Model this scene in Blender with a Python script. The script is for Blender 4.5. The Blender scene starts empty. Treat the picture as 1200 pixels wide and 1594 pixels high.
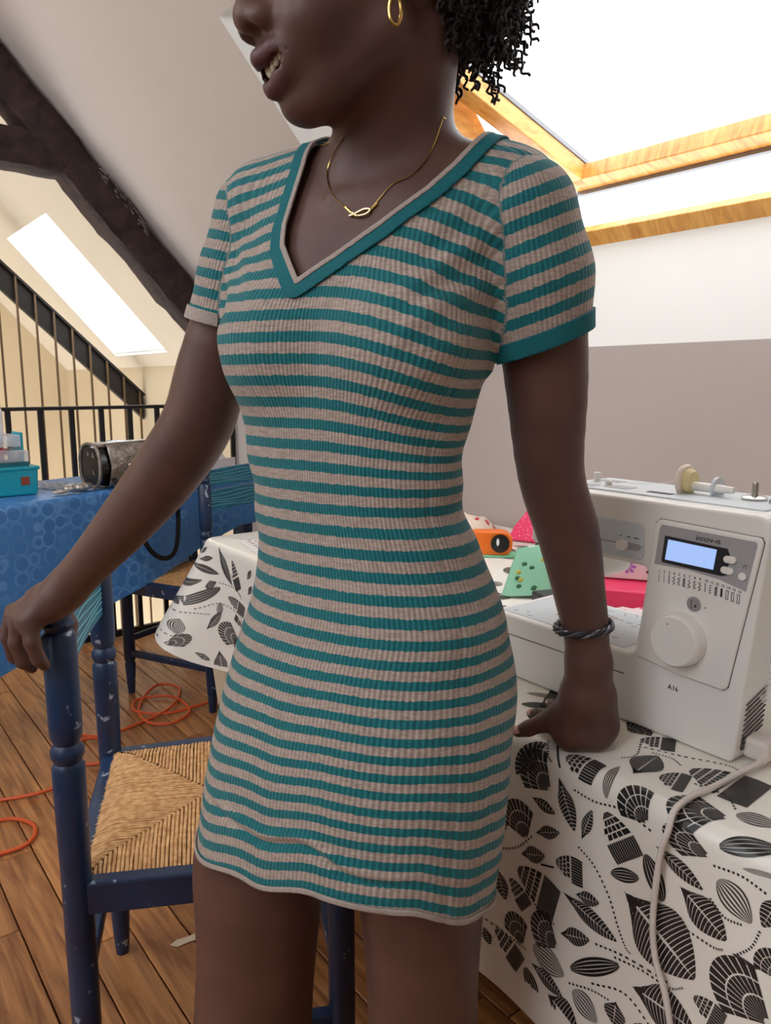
import bpy, bmesh, math, random
import numpy as np
from mathutils import Vector, Matrix

random.seed(7)
rng = np.random.default_rng(7)
scene = bpy.context.scene
COL = scene.collection
PI = math.pi

# ------------------------------------------------------------------ camera, sky, exposure
CAM_H = 1.2
PITCH = math.radians(9.5)
YAW = math.atan2(0.61, 0.793)
cam_data = bpy.data.cameras.new('camera')
cam_data.sensor_fit = 'HORIZONTAL'
cam_data.sensor_width = 36.0
cam_data.lens = 36.0
cam_data.clip_start = 0.02
cam = bpy.data.objects.new('camera', cam_data)
cam.location = (0, 0, CAM_H)
cam.rotation_euler = (PI / 2 - PITCH, 0, -YAW)
COL.objects.link(cam)
scene.camera = cam

world = bpy.data.worlds.new('overcast_sky')
scene.world = world
world.use_nodes = True
wn = world.node_tree
bg = wn.nodes['Background']
bg.inputs['Color'].default_value = (0.93, 0.965, 1.0, 1)
bg.inputs['Strength'].default_value = 1.35

scene.view_settings.view_transform = 'Standard'
scene.view_settings.look = 'None'
scene.view_settings.gamma = 1.0
scene.view_settings.use_curve_mapping = False
scene.view_settings.exposure = 1.64

# ------------------------------------------------------------------ small maths
CY, SY = math.cos(YAW), math.sin(YAW)
CP, SP = math.cos(PITCH), math.sin(PITCH)

def turned(x, y, z=0.0):
    """a frame whose y axis runs along the heading of the photograph -> room axes"""
    return (x * CY + y * SY, -x * SY + y * CY, z)

def srgb(r, g, b):
    def f(c):
        c /= 255.0
        return c / 12.92 if c <= 0.04045 else ((c + 0.055) / 1.055) ** 2.4
    return (f(r), f(g), f(b), 1.0)

# ------------------------------------------------------------------ materials
def new_mat(name):
    m = bpy.data.materials.new(name)
    m.use_nodes = True
    nt = m.node_tree
    return m, nt, nt.nodes['Principled BSDF']

def mat(name, col, rough=0.6, metal=0.0, noise=0.0, nscale=20.0, bump=0.0, bscale=60.0, col2=None, stretch=None,
        spec=None, alpha=None, trans=None, coat=None, detail=4.0):
    """principled material with optional noise colour variation and fine relief"""
    m, nt, p = new_mat(name)
    p.inputs['Base Color'].default_value = col
    p.inputs['Roughness'].default_value = rough
    p.inputs['Metallic'].default_value = metal
    if spec is not None: p.inputs['Specular IOR Level'].default_value = spec
    if alpha is not None: p.inputs['Alpha'].default_value = alpha
    if trans is not None: p.inputs['Transmission Weight'].default_value = trans
    if coat is not None: p.inputs['Coat Weight'].default_value = coat
    if noise or col2 or bump:
        tc = nt.nodes.new('ShaderNodeTexCoord')
        mp = nt.nodes.new('ShaderNodeMapping')
        if stretch: mp.inputs['Scale'].default_value = stretch
        nt.links.new(tc.outputs['Object'], mp.inputs['Vector'])
    if noise or col2:
        n = nt.nodes.new('ShaderNodeTexNoise')
        n.inputs['Scale'].default_value = nscale
        n.inputs['Detail'].default_value = detail
        nt.links.new(mp.outputs['Vector'], n.inputs['Vector'])
        r = nt.nodes.new('ShaderNodeValToRGB')
        c2 = col2 if col2 else tuple(list(c * (1 - noise) for c in col[:3]) + [1])
        r.color_ramp.elements[0].position = 0.35
        r.color_ramp.elements[1].position = 0.65
        r.color_ramp.elements[0].color = c2
        r.color_ramp.elements[1].color = col
        nt.links.new(n.outputs['Fac'], r.inputs['Fac'])
        nt.links.new(r.outputs['Color'], p.inputs['Base Color'])
    if bump:
        n2 = nt.nodes.new('ShaderNodeTexNoise')
        n2.inputs['Scale'].default_value = bscale
        n2.inputs['Detail'].default_value = 5.0
        nt.links.new(mp.outputs['Vector'], n2.inputs['Vector'])
        b = nt.nodes.new('ShaderNodeBump')
        b.inputs['Strength'].default_value = bump
        b.inputs['Distance'].default_value = 0.01
        nt.links.new(n2.outputs['Fac'], b.inputs['Height'])
        nt.links.new(b.outputs['Normal'], p.inputs['Normal'])
    return m

def glow(name, col, strength):
    m, nt, p = new_mat(name)
    p.inputs['Base Color'].default_value = col
    p.inputs['Emission Color'].default_value = col
    p.inputs['Emission Strength'].default_value = strength
    return m

def clear(name, tint=(1, 1, 1, 1), opacity=0.12, rough=0.05):
    """thin clear plastic or pane: mostly transparent, a little gloss and tint"""
    m = bpy.data.materials.new(name)
    m.use_nodes = True
    nt = m.node_tree
    nt.nodes.clear()
    out = nt.nodes.new('ShaderNodeOutputMaterial')
    t = nt.nodes.new('ShaderNodeBsdfTransparent')
    t.inputs['Color'].default_value = tint
    g = nt.nodes.new('ShaderNodeBsdfPrincipled')
    g.inputs['Base Color'].default_value = (0.9, 0.92, 0.95, 1)
    g.inputs['Roughness'].default_value = rough
    mx = nt.nodes.new('ShaderNodeMixShader')
    mx.inputs[0].default_value = opacity
    nt.links.new(t.outputs[0], mx.inputs[1])
    nt.links.new(g.outputs[0], mx.inputs[2])
    nt.links.new(mx.outputs[0], out.inputs['Surface'])
    return m

# ------------------------------------------------------------------ mesh helpers
def mesh_obj(name, verts, faces, material=None, parent=None, smooth=False, loc=None):
    me = bpy.data.meshes.new(name)
    me.from_pydata([tuple(map(float, v)) for v in verts], [], [tuple(map(int, f)) for f in faces])
    me.update()
    if smooth:
        me.polygons.foreach_set('use_smooth', [True] * len(me.polygons))
    if material: me.materials.append(material)
    o = bpy.data.objects.new(name, me)
    COL.objects.link(o)
    if parent: o.parent = parent
    if loc: o.location = loc
    return o

def np_obj(name, V, F, material=None, parent=None, smooth=True, attrs=None):
    """fast path: V (n,3) float, F (m,k) int"""
    me = bpy.data.meshes.new(name)
    n, (m, k) = len(V), F.shape
    me.vertices.add(n)
    me.vertices.foreach_set('co', np.ascontiguousarray(V, dtype=np.float32).ravel())
    me.loops.add(m * k)
    me.loops.foreach_set('vertex_index', np.ascontiguousarray(F, dtype=np.int32).ravel())
    me.polygons.add(m)
    me.polygons.foreach_set('loop_start', np.arange(0, m * k, k, dtype=np.int32))
    me.update(calc_edges=True)
    me.validate()
    if smooth:
        me.polygons.foreach_set('use_smooth', [True] * len(me.polygons))
    for nm, a in (attrs or {}).items():
        at = me.attributes.new(nm, 'FLOAT', 'POINT')
        at.data.foreach_set('value', np.ascontiguousarray(a, dtype=np.float32))
    if material: me.materials.append(material)
    o = bpy.data.objects.new(name, me)
    COL.objects.link(o)
    if parent: o.parent = parent
    return o

def tag(o, label=None, cat=None, group=None, kind=None):
    if label: o['label'] = label
    if cat: o['category'] = cat
    if group: o['group'] = group
    if kind: o['kind'] = kind
    return o

def thing(name, label, cat, loc=(0, 0, 0), rotz=0.0, group=None):
    o = bpy.data.objects.new(name, None)
    o.empty_display_size = 0.05
    o.location = loc
    o.rotation_euler = (0, 0, rotz)
    COL.objects.link(o)
    return tag(o, label, cat, group)

class MB:
    """collects simple solids into one mesh"""
    def __init__(self):
        self.v, self.f = [], []
    def add(self, vs, fs):
        b = len(self.v)
        self.v += [tuple(v) for v in vs]
        self.f += [tuple(i + b for i in f) for f in fs]
        return self
    def box(self, x0, x1, y0, y1, z0, z1):
        vs = [(x0, y0, z0), (x1, y0, z0), (x1, y1, z0), (x0, y1, z0), (x0, y0, z1), (x1, y0, z1), (x1, y1, z1), (x0, y1, z1)]
        return self.add(vs, [(3, 2, 1, 0), (4, 5, 6, 7), (0, 1, 5, 4), (1, 2, 6, 5), (2, 3, 7, 6), (3, 0, 4, 7)])
    def hexa(self, pts):
        """8 points ordered like box()"""
        return self.add(pts, [(3, 2, 1, 0), (4, 5, 6, 7), (0, 1, 5, 4), (1, 2, 6, 5), (2, 3, 7, 6), (3, 0, 4, 7)])
    def bar(self, a, b, w, h=None, up=(0, 0, 1)):
        h = h or w
        a, b = Vector(a), Vector(b)
        d = (b - a).normalized()
        s = d.cross(Vector(up))
        if s.length < 1e-5: s = d.cross(Vector((1, 0, 0)))
        s.normalize()
        u = s.cross(d).normalized()
        pts = []
        for q in (a, b):
            for i, j in ((-1, -1), (1, -1), (1, 1), (-1, 1)):
                pts.append(q + s * (i * w / 2) + u * (j * h / 2))
        return self.add(pts, [(0, 1, 2, 3), (7, 6, 5, 4), (0, 4, 5, 1), (1, 5, 6, 2), (2, 6, 7, 3), (3, 7, 4, 0)])
    def tube(self, pts, r, n=8, caps=True, closed=False):
        pts = [Vector(p) for p in pts]
        m = len(pts)
        rr = r if hasattr(r, '__len__') else [r] * m
        b = len(self.v)
        prev = None
        for i, p in enumerate(pts):
            if closed: t = pts[(i + 1) % m] - pts[i - 1]
            else: t = pts[min(i + 1, m - 1)] - pts[max(i - 1, 0)]
            if t.length < 1e-9: t = Vector((0, 0, 1))
            t.normalize()
            if prev is None:
                s = t.cross(Vector((0, 0, 1)))
                if s.length < 1e-3: s = t.cross(Vector((1, 0, 0)))
            else:
                s = prev - t * prev.dot(t)
                if s.length < 1e-6: s = t.cross(Vector((1, 0, 0)))
            s.normalize()
            prev = s
            w = t.cross(s)
            for k in range(n):
                a = 2 * PI * k / n
                self.v.append(tuple(p + (s * math.cos(a) + w * math.sin(a)) * rr[i]))
        for i in range(m if closed else m - 1):
            for k in range(n):
                k2 = (k + 1) % n
                i2 = (i + 1) % m
                self.f.append((b + i * n + k, b + i * n + k2, b + i2 * n + k2, b + i2 * n + k))
        if caps and not closed:
            self.f.append(tuple(b + k for k in reversed(range(n))))
            self.f.append(tuple(b + (m - 1) * n + k for k in range(n)))
        return self
    def lathe(self, prof, n=20, c=(0, 0, 0), axis='z', caps=True):
        """prof: list of (radius, height) turned round an axis through c"""
        b = len(self.v)
        for r, h in prof:
            for k in range(n):
                a = 2 * PI * k / n
                x, y, z = r * math.cos(a), r * math.sin(a), h
                if axis == 'x': x, y, z = z, x, y
                elif axis == 'y': x, y, z = y, z, x
                self.v.append((c[0] + x, c[1] + y, c[2] + z))
        m = len(prof)
        for i in range(m - 1):
            for k in range(n):
                k2 = (k + 1) % n
                self.f.append((b + i * n + k, b + i * n + k2, b + (i + 1) * n + k2, b + (i + 1) * n + k))
        if caps:
            self.f.append(tuple(b + k for k in reversed(range(n))))
            self.f.append(tuple(b + (m - 1) * n + k for k in range(n)))
        return self
    def prism(self, poly, a0, a1, axis='y'):
        """extrude a 2D polygon; axis y: poly in (x,z); axis z: poly in (x,y); axis x: poly in (y,z)"""
        def P(p, h):
            if axis == 'y': return (p[0], h, p[1])
            if axis == 'z': return (p[0], p[1], h)
            return (h, p[0], p[1])
        n = len(poly)
        vs = [P(p, a0) for p in poly] + [P(p, a1) for p in poly]
        fs = [tuple(range(n)), tuple(reversed(range(n, 2 * n)))]
        for i in range(n):
            j = (i + 1) % n
            fs.append((i, i + n, j + n, j))
        return self.add(vs, fs)
    def ball(self, c, r, n=14, m=9):
        rx, ry, rz = r if hasattr(r, '__len__') else (r, r, r)
        b = len(self.v)
        self.v.append((c[0], c[1], c[2] + rz))
        for i in range(1, m):
            t = PI * i / m
            for k in range(n):
                a = 2 * PI * k / n
                self.v.append((c[0] + rx * math.sin(t) * math.cos(a), c[1] + ry * math.sin(t) * math.sin(a), c[2] + rz * math.cos(t)))
        self.v.append((c[0], c[1], c[2] - rz))
        e = len(self.v) - 1
        for k in range(n):
            k2 = (k + 1) % n
            self.f.append((b, b + 1 + k, b + 1 + k2))
            for i in range(m - 2):
                self.f.append((b + 1 + i * n + k, b + 1 + (i + 1) * n + k, b + 1 + (i + 1) * n + k2, b + 1 + i * n + k2))
            self.f.append((b + 1 + (m - 2) * n + k, e, b + 1 + (m - 2) * n + k2))
        return self
    def build(self, name, material=None, parent=None, smooth=False, bevel=0.0, segs=2, fix=True, sub=0, angle=40, loc=None):
        o = mesh_obj(name, self.v, self.f, material, parent, smooth, loc)
        if fix:
            bm = bmesh.new()
            bm.from_mesh(o.data)
            bmesh.ops.recalc_face_normals(bm, faces=bm.faces)
            bm.to_mesh(o.data)
            bm.free()
        if smooth: auto_smooth(o, angle)
        if bevel:
            md = o.modifiers.new('bevel', 'BEVEL')
            md.width = bevel
            md.segments = segs
            md.limit_method = 'ANGLE'
            md.angle_limit = math.radians(35)
            md.harden_normals = False
        if sub:
            md = o.modifiers.new('sub', 'SUBSURF')
            md.levels = md.render_levels = sub
        return o

def auto_smooth(o, angle=40):
    """smooth faces, sharp edges above the angle"""
    me = o.data
    bm = bmesh.new()
    bm.from_mesh(me)
    lim = math.radians(angle)
    for e in bm.edges:
        if len(e.link_faces) == 2 and e.calc_face_angle(0) > lim: e.smooth = False
    for f in bm.faces: f.smooth = True
    bm.to_mesh(me)
    bm.free()

def rounded_rect(x0, x1, y0, y1, r, n=5):
    pts = []
    for cx, cy, a0 in ((x1 - r, y1 - r, 0), (x0 + r, y1 - r, 90), (x0 + r, y0 + r, 180), (x1 - r, y0 + r, 270)):
        for i in range(n + 1):
            a = math.radians(a0 + 90 * i / n)
            pts.append((cx + r * math.cos(a), cy + r * math.sin(a)))
    return pts

def spline(pts, n=8, closed=False):
    """Catmull-Rom through points"""
    P = [Vector(p) for p in pts]
    m = len(P)
    out = []
    for i in range(m if closed else m - 1):
        p0 = P[(i - 1) % m] if closed or i > 0 else P[0] * 2 - P[1]
        p1, p2 = P[i], P[(i + 1) % m]
        p3 = P[(i + 2) % m] if closed or i + 2 < m else P[-1] * 2 - P[-2]
        for k in range(n):
            t = k / n
            out.append(0.5 * ((2 * p1) + (p2 - p0) * t + (2 * p0 - 5 * p1 + 4 * p2 - p3) * t * t + (3 * p1 - p0 - 3 * p2 + p3) * t ** 3))
    if not closed: out.append(P[-1].copy())
    return out

def text_mesh(name, body, size, material, parent, matrix, depth=0.0002, align='LEFT'):
    cu = bpy.data.curves.new(name, 'FONT')
    cu.body = body
    cu.size = size
    cu.extrude = depth
    cu.align_x = align
    cu.resolution_u = 3
    tmp = bpy.data.objects.new(name + '_curve', cu)
    COL.objects.link(tmp)
    dg = bpy.context.evaluated_depsgraph_get()
    me = bpy.data.meshes.new_from_object(tmp.evaluated_get(dg))
    bpy.data.objects.remove(tmp)
    bpy.data.curves.remove(cu)
    me.transform(matrix)
    me.materials.clear()
    me.materials.append(material)
    o = bpy.data.objects.new(name, me)
    COL.objects.link(o)
    if parent: o.parent = parent
    return o

def copy_tree(o, parent=None):
    c = o.copy()
    COL.objects.link(c)
    c.parent = parent
    for ch in o.children:
        copy_tree(ch, c)
    return c
# ------------------------------------------------------------------ room shell
EAVE_X, EAVE_Z, KS = 1.8, 1.30, 1.11
def slope_z(x, off=0.0): return EAVE_Z + KS * (EAVE_X - x) + off
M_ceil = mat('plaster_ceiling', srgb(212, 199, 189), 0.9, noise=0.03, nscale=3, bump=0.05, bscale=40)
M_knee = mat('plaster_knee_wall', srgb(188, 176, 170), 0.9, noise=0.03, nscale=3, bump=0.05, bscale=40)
M_gable_warm = mat('gable_plaster_warm_bounce', srgb(218, 200, 168), 0.9, noise=0.05, nscale=2, bump=0.05, bscale=40)  # warm light bouncing in the stairwell is put into this colour
M_reveal = mat('white_reveal_paint', srgb(240, 240, 236), 0.8)
M_sub = mat('floor_underlay', srgb(40, 26, 18), 0.9)

def wood(name, c1, c2, stretch, rough=0.4, scale=7.0, bump=0.15):
    m, nt, p = new_mat(name)
    tc = nt.nodes.new('ShaderNodeTexCoord'); mp = nt.nodes.new('ShaderNodeMapping')
    mp.inputs['Scale'].default_value = stretch
    oi = nt.nodes.new('ShaderNodeObjectInfo')
    ad = nt.nodes.new('ShaderNodeVectorMath'); ad.operation = 'ADD'
    cx = nt.nodes.new('ShaderNodeCombineXYZ')
    mu = nt.nodes.new('ShaderNodeMath'); mu.operation = 'MULTIPLY'; mu.inputs[1].default_value = 37.0
    nt.links.new(oi.outputs['Random'], mu.inputs[0])
    nt.links.new(mu.outputs[0], cx.inputs[0]); nt.links.new(mu.outputs[0], cx.inputs[1])
    nt.links.new(tc.outputs['Object'], mp.inputs['Vector'])
    nt.links.new(mp.outputs['Vector'], ad.inputs[0]); nt.links.new(cx.outputs[0], ad.inputs[1])
    n = nt.nodes.new('ShaderNodeTexNoise'); n.inputs['Scale'].default_value = scale; n.inputs['Detail'].default_value = 8
    n.inputs['Distortion'].default_value = 0.6
    nt.links.new(ad.outputs[0], n.inputs['Vector'])
    r = nt.nodes.new('ShaderNodeValToRGB')
    r.color_ramp.elements[0].position = 0.32; r.color_ramp.elements[0].color = c1
    r.color_ramp.elements[1].position = 0.68; r.color_ramp.elements[1].color = c2
    nt.links.new(n.outputs['Fac'], r.inputs['Fac'])
    hs = nt.nodes.new('ShaderNodeHueSaturation')
    mr = nt.nodes.new('ShaderNodeMapRange'); mr.inputs[3].default_value = 0.78; mr.inputs[4].default_value = 1.18
    nt.links.new(oi.outputs['Random'], mr.inputs[0]); nt.links.new(mr.outputs[0], hs.inputs['Value'])
    nt.links.new(r.outputs['Color'], hs.inputs['Color']); nt.links.new(hs.outputs['Color'], p.inputs['Base Color'])
    b = nt.nodes.new('ShaderNodeBump'); b.inputs['Strength'].default_value = bump; b.inputs['Distance'].default_value = 0.004
    nt.links.new(n.outputs['Fac'], b.inputs['Height']); nt.links.new(b.outputs['Normal'], p.inputs['Normal'])
    p.inputs['Roughness'].default_value = rough
    return m

M_floor = wood('varnished_floorboards', srgb(136, 84, 48), srgb(208, 146, 90), (9, 0.7, 1), 0.32, 6)
M_beam = wood('old_dark_oak', srgb(30, 19, 17), srgb(64, 43, 38), (3, 6, 3), 0.75, 6, 0.6)
M_pine = wood('varnished_pine', srgb(196, 132, 58), srgb(232, 178, 96), (2, 10, 2), 0.35, 5, 0.1)
M_pine_v = wood('varnished_pine_stile', srgb(190, 126, 56), srgb(226, 168, 88), (3, 10, 10), 0.35, 5, 0.1)
M_grey_metal = mat('grey_aluminium', srgb(120, 120, 124), 0.4, 0.6)
M_black_metal = mat('black_painted_iron', srgb(38, 33, 30), 0.5, 0.3)
M_pane = clear('window_glass', (1, 1, 1, 1), 0.06, 0.02)

# floor with separate boards
floor = MB().box(-3.4, 1.8, -1.6, 3.62, -0.12, -0.022).build('floor', M_sub)
tag(floor, 'floor of varnished brown wooden boards', None, kind='structure')
plank_w = 0.098
ix = 0
x = -0.98
meshes = {}
while x < 1.79:
    w = min(plank_w, 1.797 - x)
    y = -0.3 - random.random() * 1.2
    while y < 3.6:
        L = random.choice((1.0, 1.25, 1.5, 1.8))
        y1 = min(y + L, 3.61)
        if y1 - y > 0.05:
            key = (round(w, 3), round(y1 - y, 3))
            if key not in meshes:
                mb = MB()
                g = 0.0016
                zt = 0.0
                W2, L2 = w / 2 - g, (y1 - y) / 2 - g
                c = 0.002
                pts = [(-W2, -L2, -0.022), (W2, -L2, -0.022), (W2, L2, -0.022), (-W2, L2, -0.022),
                       (-W2, -L2, -c), (W2, -L2, -c), (W2, L2, -c), (-W2, L2, -c),
                       (-W2 + c, -L2 + c, 0), (W2 - c, -L2 + c, 0), (W2 - c, L2 - c, 0), (-W2 + c, L2 - c, 0)]
                fs = [(0, 1, 5, 4), (1, 2, 6, 5), (2, 3, 7, 6), (3, 0, 4, 7), (4, 5, 9, 8), (5, 6, 10, 9), (6, 7, 11, 10), (7, 4, 8, 11), (8, 9, 10, 11)]
                o = mesh_obj('floorboard', pts, fs, M_floor, floor)
                meshes[key] = o.data
            else:
                o = bpy.data.objects.new('floorboard', meshes[key]); COL.objects.link(o); o.parent = floor
            o.location = (x + w / 2, (y + y1) / 2, random.uniform(-0.0012, 0.0))
        y = y1
    x += plank_w

# knee wall under the eave
w_ = MB().box(EAVE_X, EAVE_X + 0.12, 3.62, 6.6, -1.6, EAVE_Z).build('wall_stairwell', M_gable_warm); tag(w_, 'knee wall beside the stairwell, tinted for warm bounce light', kind='structure')
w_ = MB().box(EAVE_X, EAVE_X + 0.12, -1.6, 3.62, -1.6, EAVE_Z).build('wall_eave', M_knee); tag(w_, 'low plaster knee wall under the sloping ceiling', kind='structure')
w_ = MB().add([(-3.4, 6.5, -1.6), (1.92, 6.5, -1.6), (1.92, 6.5, 1.25), (-.75, 6.5, 4.3), (-3.4, 6.5, 1.4)], [(0, 1, 2, 3, 4)]).build('wall_gable', M_gable_warm, fix=False)
tag(w_, 'gable wall beyond the stairwell, tinted for warm bounce light', kind='structure')
w_ = MB().add([(-3.4, 3.62, -1.6), (1.8, 3.62, -1.6), (1.8, 3.62, -0.022), (-3.4, 3.62, -0.022)], [(0, 1, 2, 3)]).build('trim_1', M_gable_warm, fix=False); tag(w_, 'edge of the floor above the stairwell', kind='structure')

# sloping ceiling with two openings
WIN = (1.02, 1.80, -0.12, 2.057)       # x0 x1 y0 y1 of the big window opening on the inner face
SKY = (1.13, 1.735, 4.276, 5.145)
xb = [-0.75, 1.02, 1.13, 1.735, 1.80]
yb = [-1.6, -0.12, 2.057, 3.38, 4.276, 5.145, 6.5]
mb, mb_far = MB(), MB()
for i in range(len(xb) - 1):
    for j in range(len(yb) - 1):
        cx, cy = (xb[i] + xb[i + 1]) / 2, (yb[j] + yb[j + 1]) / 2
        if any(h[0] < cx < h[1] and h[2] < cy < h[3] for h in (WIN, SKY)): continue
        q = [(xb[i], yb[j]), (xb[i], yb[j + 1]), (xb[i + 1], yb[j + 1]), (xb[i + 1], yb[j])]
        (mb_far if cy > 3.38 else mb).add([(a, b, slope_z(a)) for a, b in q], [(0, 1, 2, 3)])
M_ceil_warm = mat('stairwell_plaster_warm_bounce', srgb(216, 202, 180), 0.9, noise=0.03, nscale=3, bump=0.05, bscale=40)  # far bay tinted to carry the stairwell's warm bounce light
o = mb_far.build('ceiling_stairwell', M_ceil_warm, fix=False); tag(o, 'sloping ceiling above the stairwell, tinted for warm bounce light', kind='structure')
ceil = mb.build('ceiling', M_ceil, fix=False); tag(ceil, 'white sloping attic ceiling', kind='structure')

# unseen half of the attic behind the photographer, added to cut frontal light
RZ = slope_z(-.75)
w_ = MB().add([(-3.4, -1.6, -.02), (1.92, -1.6, -.02), (1.92, -1.6, 1.25), (-.75, -1.6, RZ), (-3.4, -1.6, 1.3)], [(0, 1, 2, 3, 4)]).build('wall_back_added', M_knee, fix=False)
tag(w_, 'unseen gable wall behind the photographer, added to cut frontal light', kind='structure')
w_ = MB().box(-3.5, -3.4, -1.6, 6.5, -1.6, 1.3).build('wall_far_eave_added', M_knee); tag(w_, 'unseen knee wall added on the other side of the attic', kind='structure')
def slope2(x): return RZ - (RZ - 1.3) * (-.75 - x) / 2.65
mb = MB()
SK2 = [(-2.95, -1.35, -.6, .75), (-2.95, -1.35, 1.5, 2.85)]  # invented openings that let part of the sky light in
xb2 = [-3.4, -2.95, -1.35, -.75]; yb2 = [-1.6, -.6, .75, 1.5, 2.85, 6.5]
for i in range(3):
    for j in range(5):
        cx, cy = (xb2[i] + xb2[i + 1]) / 2, (yb2[j] + yb2[j + 1]) / 2
        if any(h[0] < cx < h[1] and h[2] < cy < h[3] for h in SK2): continue
        q = [(xb2[i], yb2[j]), (xb2[i], yb2[j + 1]), (xb2[i + 1], yb2[j + 1]), (xb2[i + 1], yb2[j])]
        mb.add([(a, b, slope2(a)) for a, b in q], [(0, 1, 2, 3)])
o = mb.build('ceiling_far_slope_added', M_ceil, fix=False); tag(o, 'unseen ceiling slope with two roof openings, added to limit the sky light', kind='structure')

def reveal(name, inner, outer):
    """four faces between the inner opening and the frame; each (x,y,z) x4 in order"""
    vs = inner + outer
    o = mesh_obj(name, vs, [(0, 1, 5, 4), (1, 2, 6, 5), (2, 3, 7, 6), (3, 0, 4, 7)], M_reveal)
    tag(o, kind='structure')
    return o
def rect_on_slope(x0, x1, y0, y1, off):
    return [(x0, y0, slope_z(x0, off)), (x0, y1, slope_z(x0, off)), (x1, y1, slope_z(x1, off)), (x1, y0, slope_z(x1, off))]

# ---- window_1: the big open roof window on the right
FX0, FX1, FY0, FY1, FOFF = 1.19, 1.846, 0.26, 1.68, 0.35
o = reveal('trim_2', rect_on_slope(*WIN, 0.0), rect_on_slope(FX0, FX1, FY0, FY1, FOFF)); o['label'] = 'white splayed reveal round the big roof window'
UPS = Vector((-0.669, 0, 0.743)); NOUT = Vector((0.743, 0, 0.669))
win = thing('window_1', 'large pine roof window tilted open above the sewing table', None, (FX1, (FY0 + FY1) / 2, slope_z(FX1, FOFF)))
win['kind'] = 'structure'
W0 = Vector(win.location)
def wl(p): return Vector(p) - W0
Bq, Tq = Vector((FX1, 0, slope_z(FX1, FOFF))), Vector((FX0, 0, slope_z(FX0, FOFF)))
def yv(p, y): return Vector((p.x, y, p.z))
MB().bar(wl(yv(Bq, FY0)), wl(yv(Bq, FY1)), 0.07, 0.03, up=NOUT).build('frame_rail', M_pine, win, bevel=0.003)
MB().bar(wl(yv(Tq, FY0)), wl(yv(Tq, FY1)), 0.07, 0.05, up=NOUT).build('frame_rail', M_pine, win, bevel=0.003)
MB().bar(wl(yv(Bq, FY0)), wl(yv(Tq, FY0)), 0.03, 0.09, up=NOUT).build('frame_jamb', M_pine_v, win, bevel=0.003)
MB().bar(wl(yv(Bq, FY1)), wl(yv(Tq, FY1)), 0.03, 0.09, up=NOUT).build('frame_jamb', M_pine_v, win, bevel=0.003)
# sash, turned about its middle axis
SB, ST = Vector((1.985, 0, 1.815)), Vector((1.05, 0, 2.117))
sd = (ST - SB).normalized(); sn = Vector((sd.z, 0, -sd.x)); sn = sn if sn.z > 0 else -sn
S0, S1 = 0.30, 1.635
sash = MB().bar(wl(yv(SB, S0)), wl(yv(SB, S1)), 0.062, 0.05, up=sn).build('sash', M_pine, win, bevel=0.003)
MB().bar(wl(yv(ST, S0)), wl(yv(ST, S1)), 0.062, 0.05, up=sn).build('top_rail', M_pine, sash, bevel=0.003)
for yy in (S0 + 0.03, S1 - 0.03):
    MB().bar(wl(yv(SB, yy)), wl(yv(ST, yy)), 0.062, 0.05, up=sn).build('stile', M_pine_v, sash, bevel=0.003)
    MB().bar(wl(yv(SB, yy) + sn * 0.031), wl(yv(ST, yy) + sn * 0.031), 0.07, 0.012, up=sn).build('cladding', M_grey_metal, sash)
MB().bar(wl(yv(SB, S0) - sn * 0.012 - sd * 0.036), wl(yv(SB, S1) - sn * 0.012 - sd * 0.036), 0.012, 0.05, up=sn).build('cladding', M_grey_metal, sash)
a, b = SB + sd * 0.03, ST - sd * 0.03
mesh_obj('pane', [wl(yv(a, S0 + .05)), wl(yv(a, S1 - .05)), wl(yv(b, S1 - .05)), wl(yv(b, S0 + .05))], [(0, 1, 2, 3)], M_pane, sash)

# ---- window_2: narrow skylight over the stairwell
kx0, kx1, ky0, ky1 = SKY
o = reveal('trim_3', rect_on_slope(*SKY, 0.0), rect_on_slope(kx0 + .015, kx1 + .015, ky0 + .002, ky1 - .002, 0.04)); o['label'] = 'white reveal round the stairwell skylight'
w2 = thing('window_2', 'skylight set flush in the sloping ceiling above the stairs', None, (kx1 + .015, (ky0 + ky1) / 2, slope_z(kx1 + .015, .04)))
w2['kind'] = 'structure'
W2 = Vector(w2.location)
q = [Vector(v) - W2 for v in rect_on_slope(kx0 + .015, kx1 + .015, ky0 + .002, ky1 - .002, .04)]
for i in range(4):
    MB().bar(q[i], q[(i + 1) % 4], 0.012, 0.016, up=NOUT).build('frame_bar', M_reveal, w2)
mesh_obj('pane', q, [(0, 1, 2, 3)], M_pane, w2)

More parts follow.
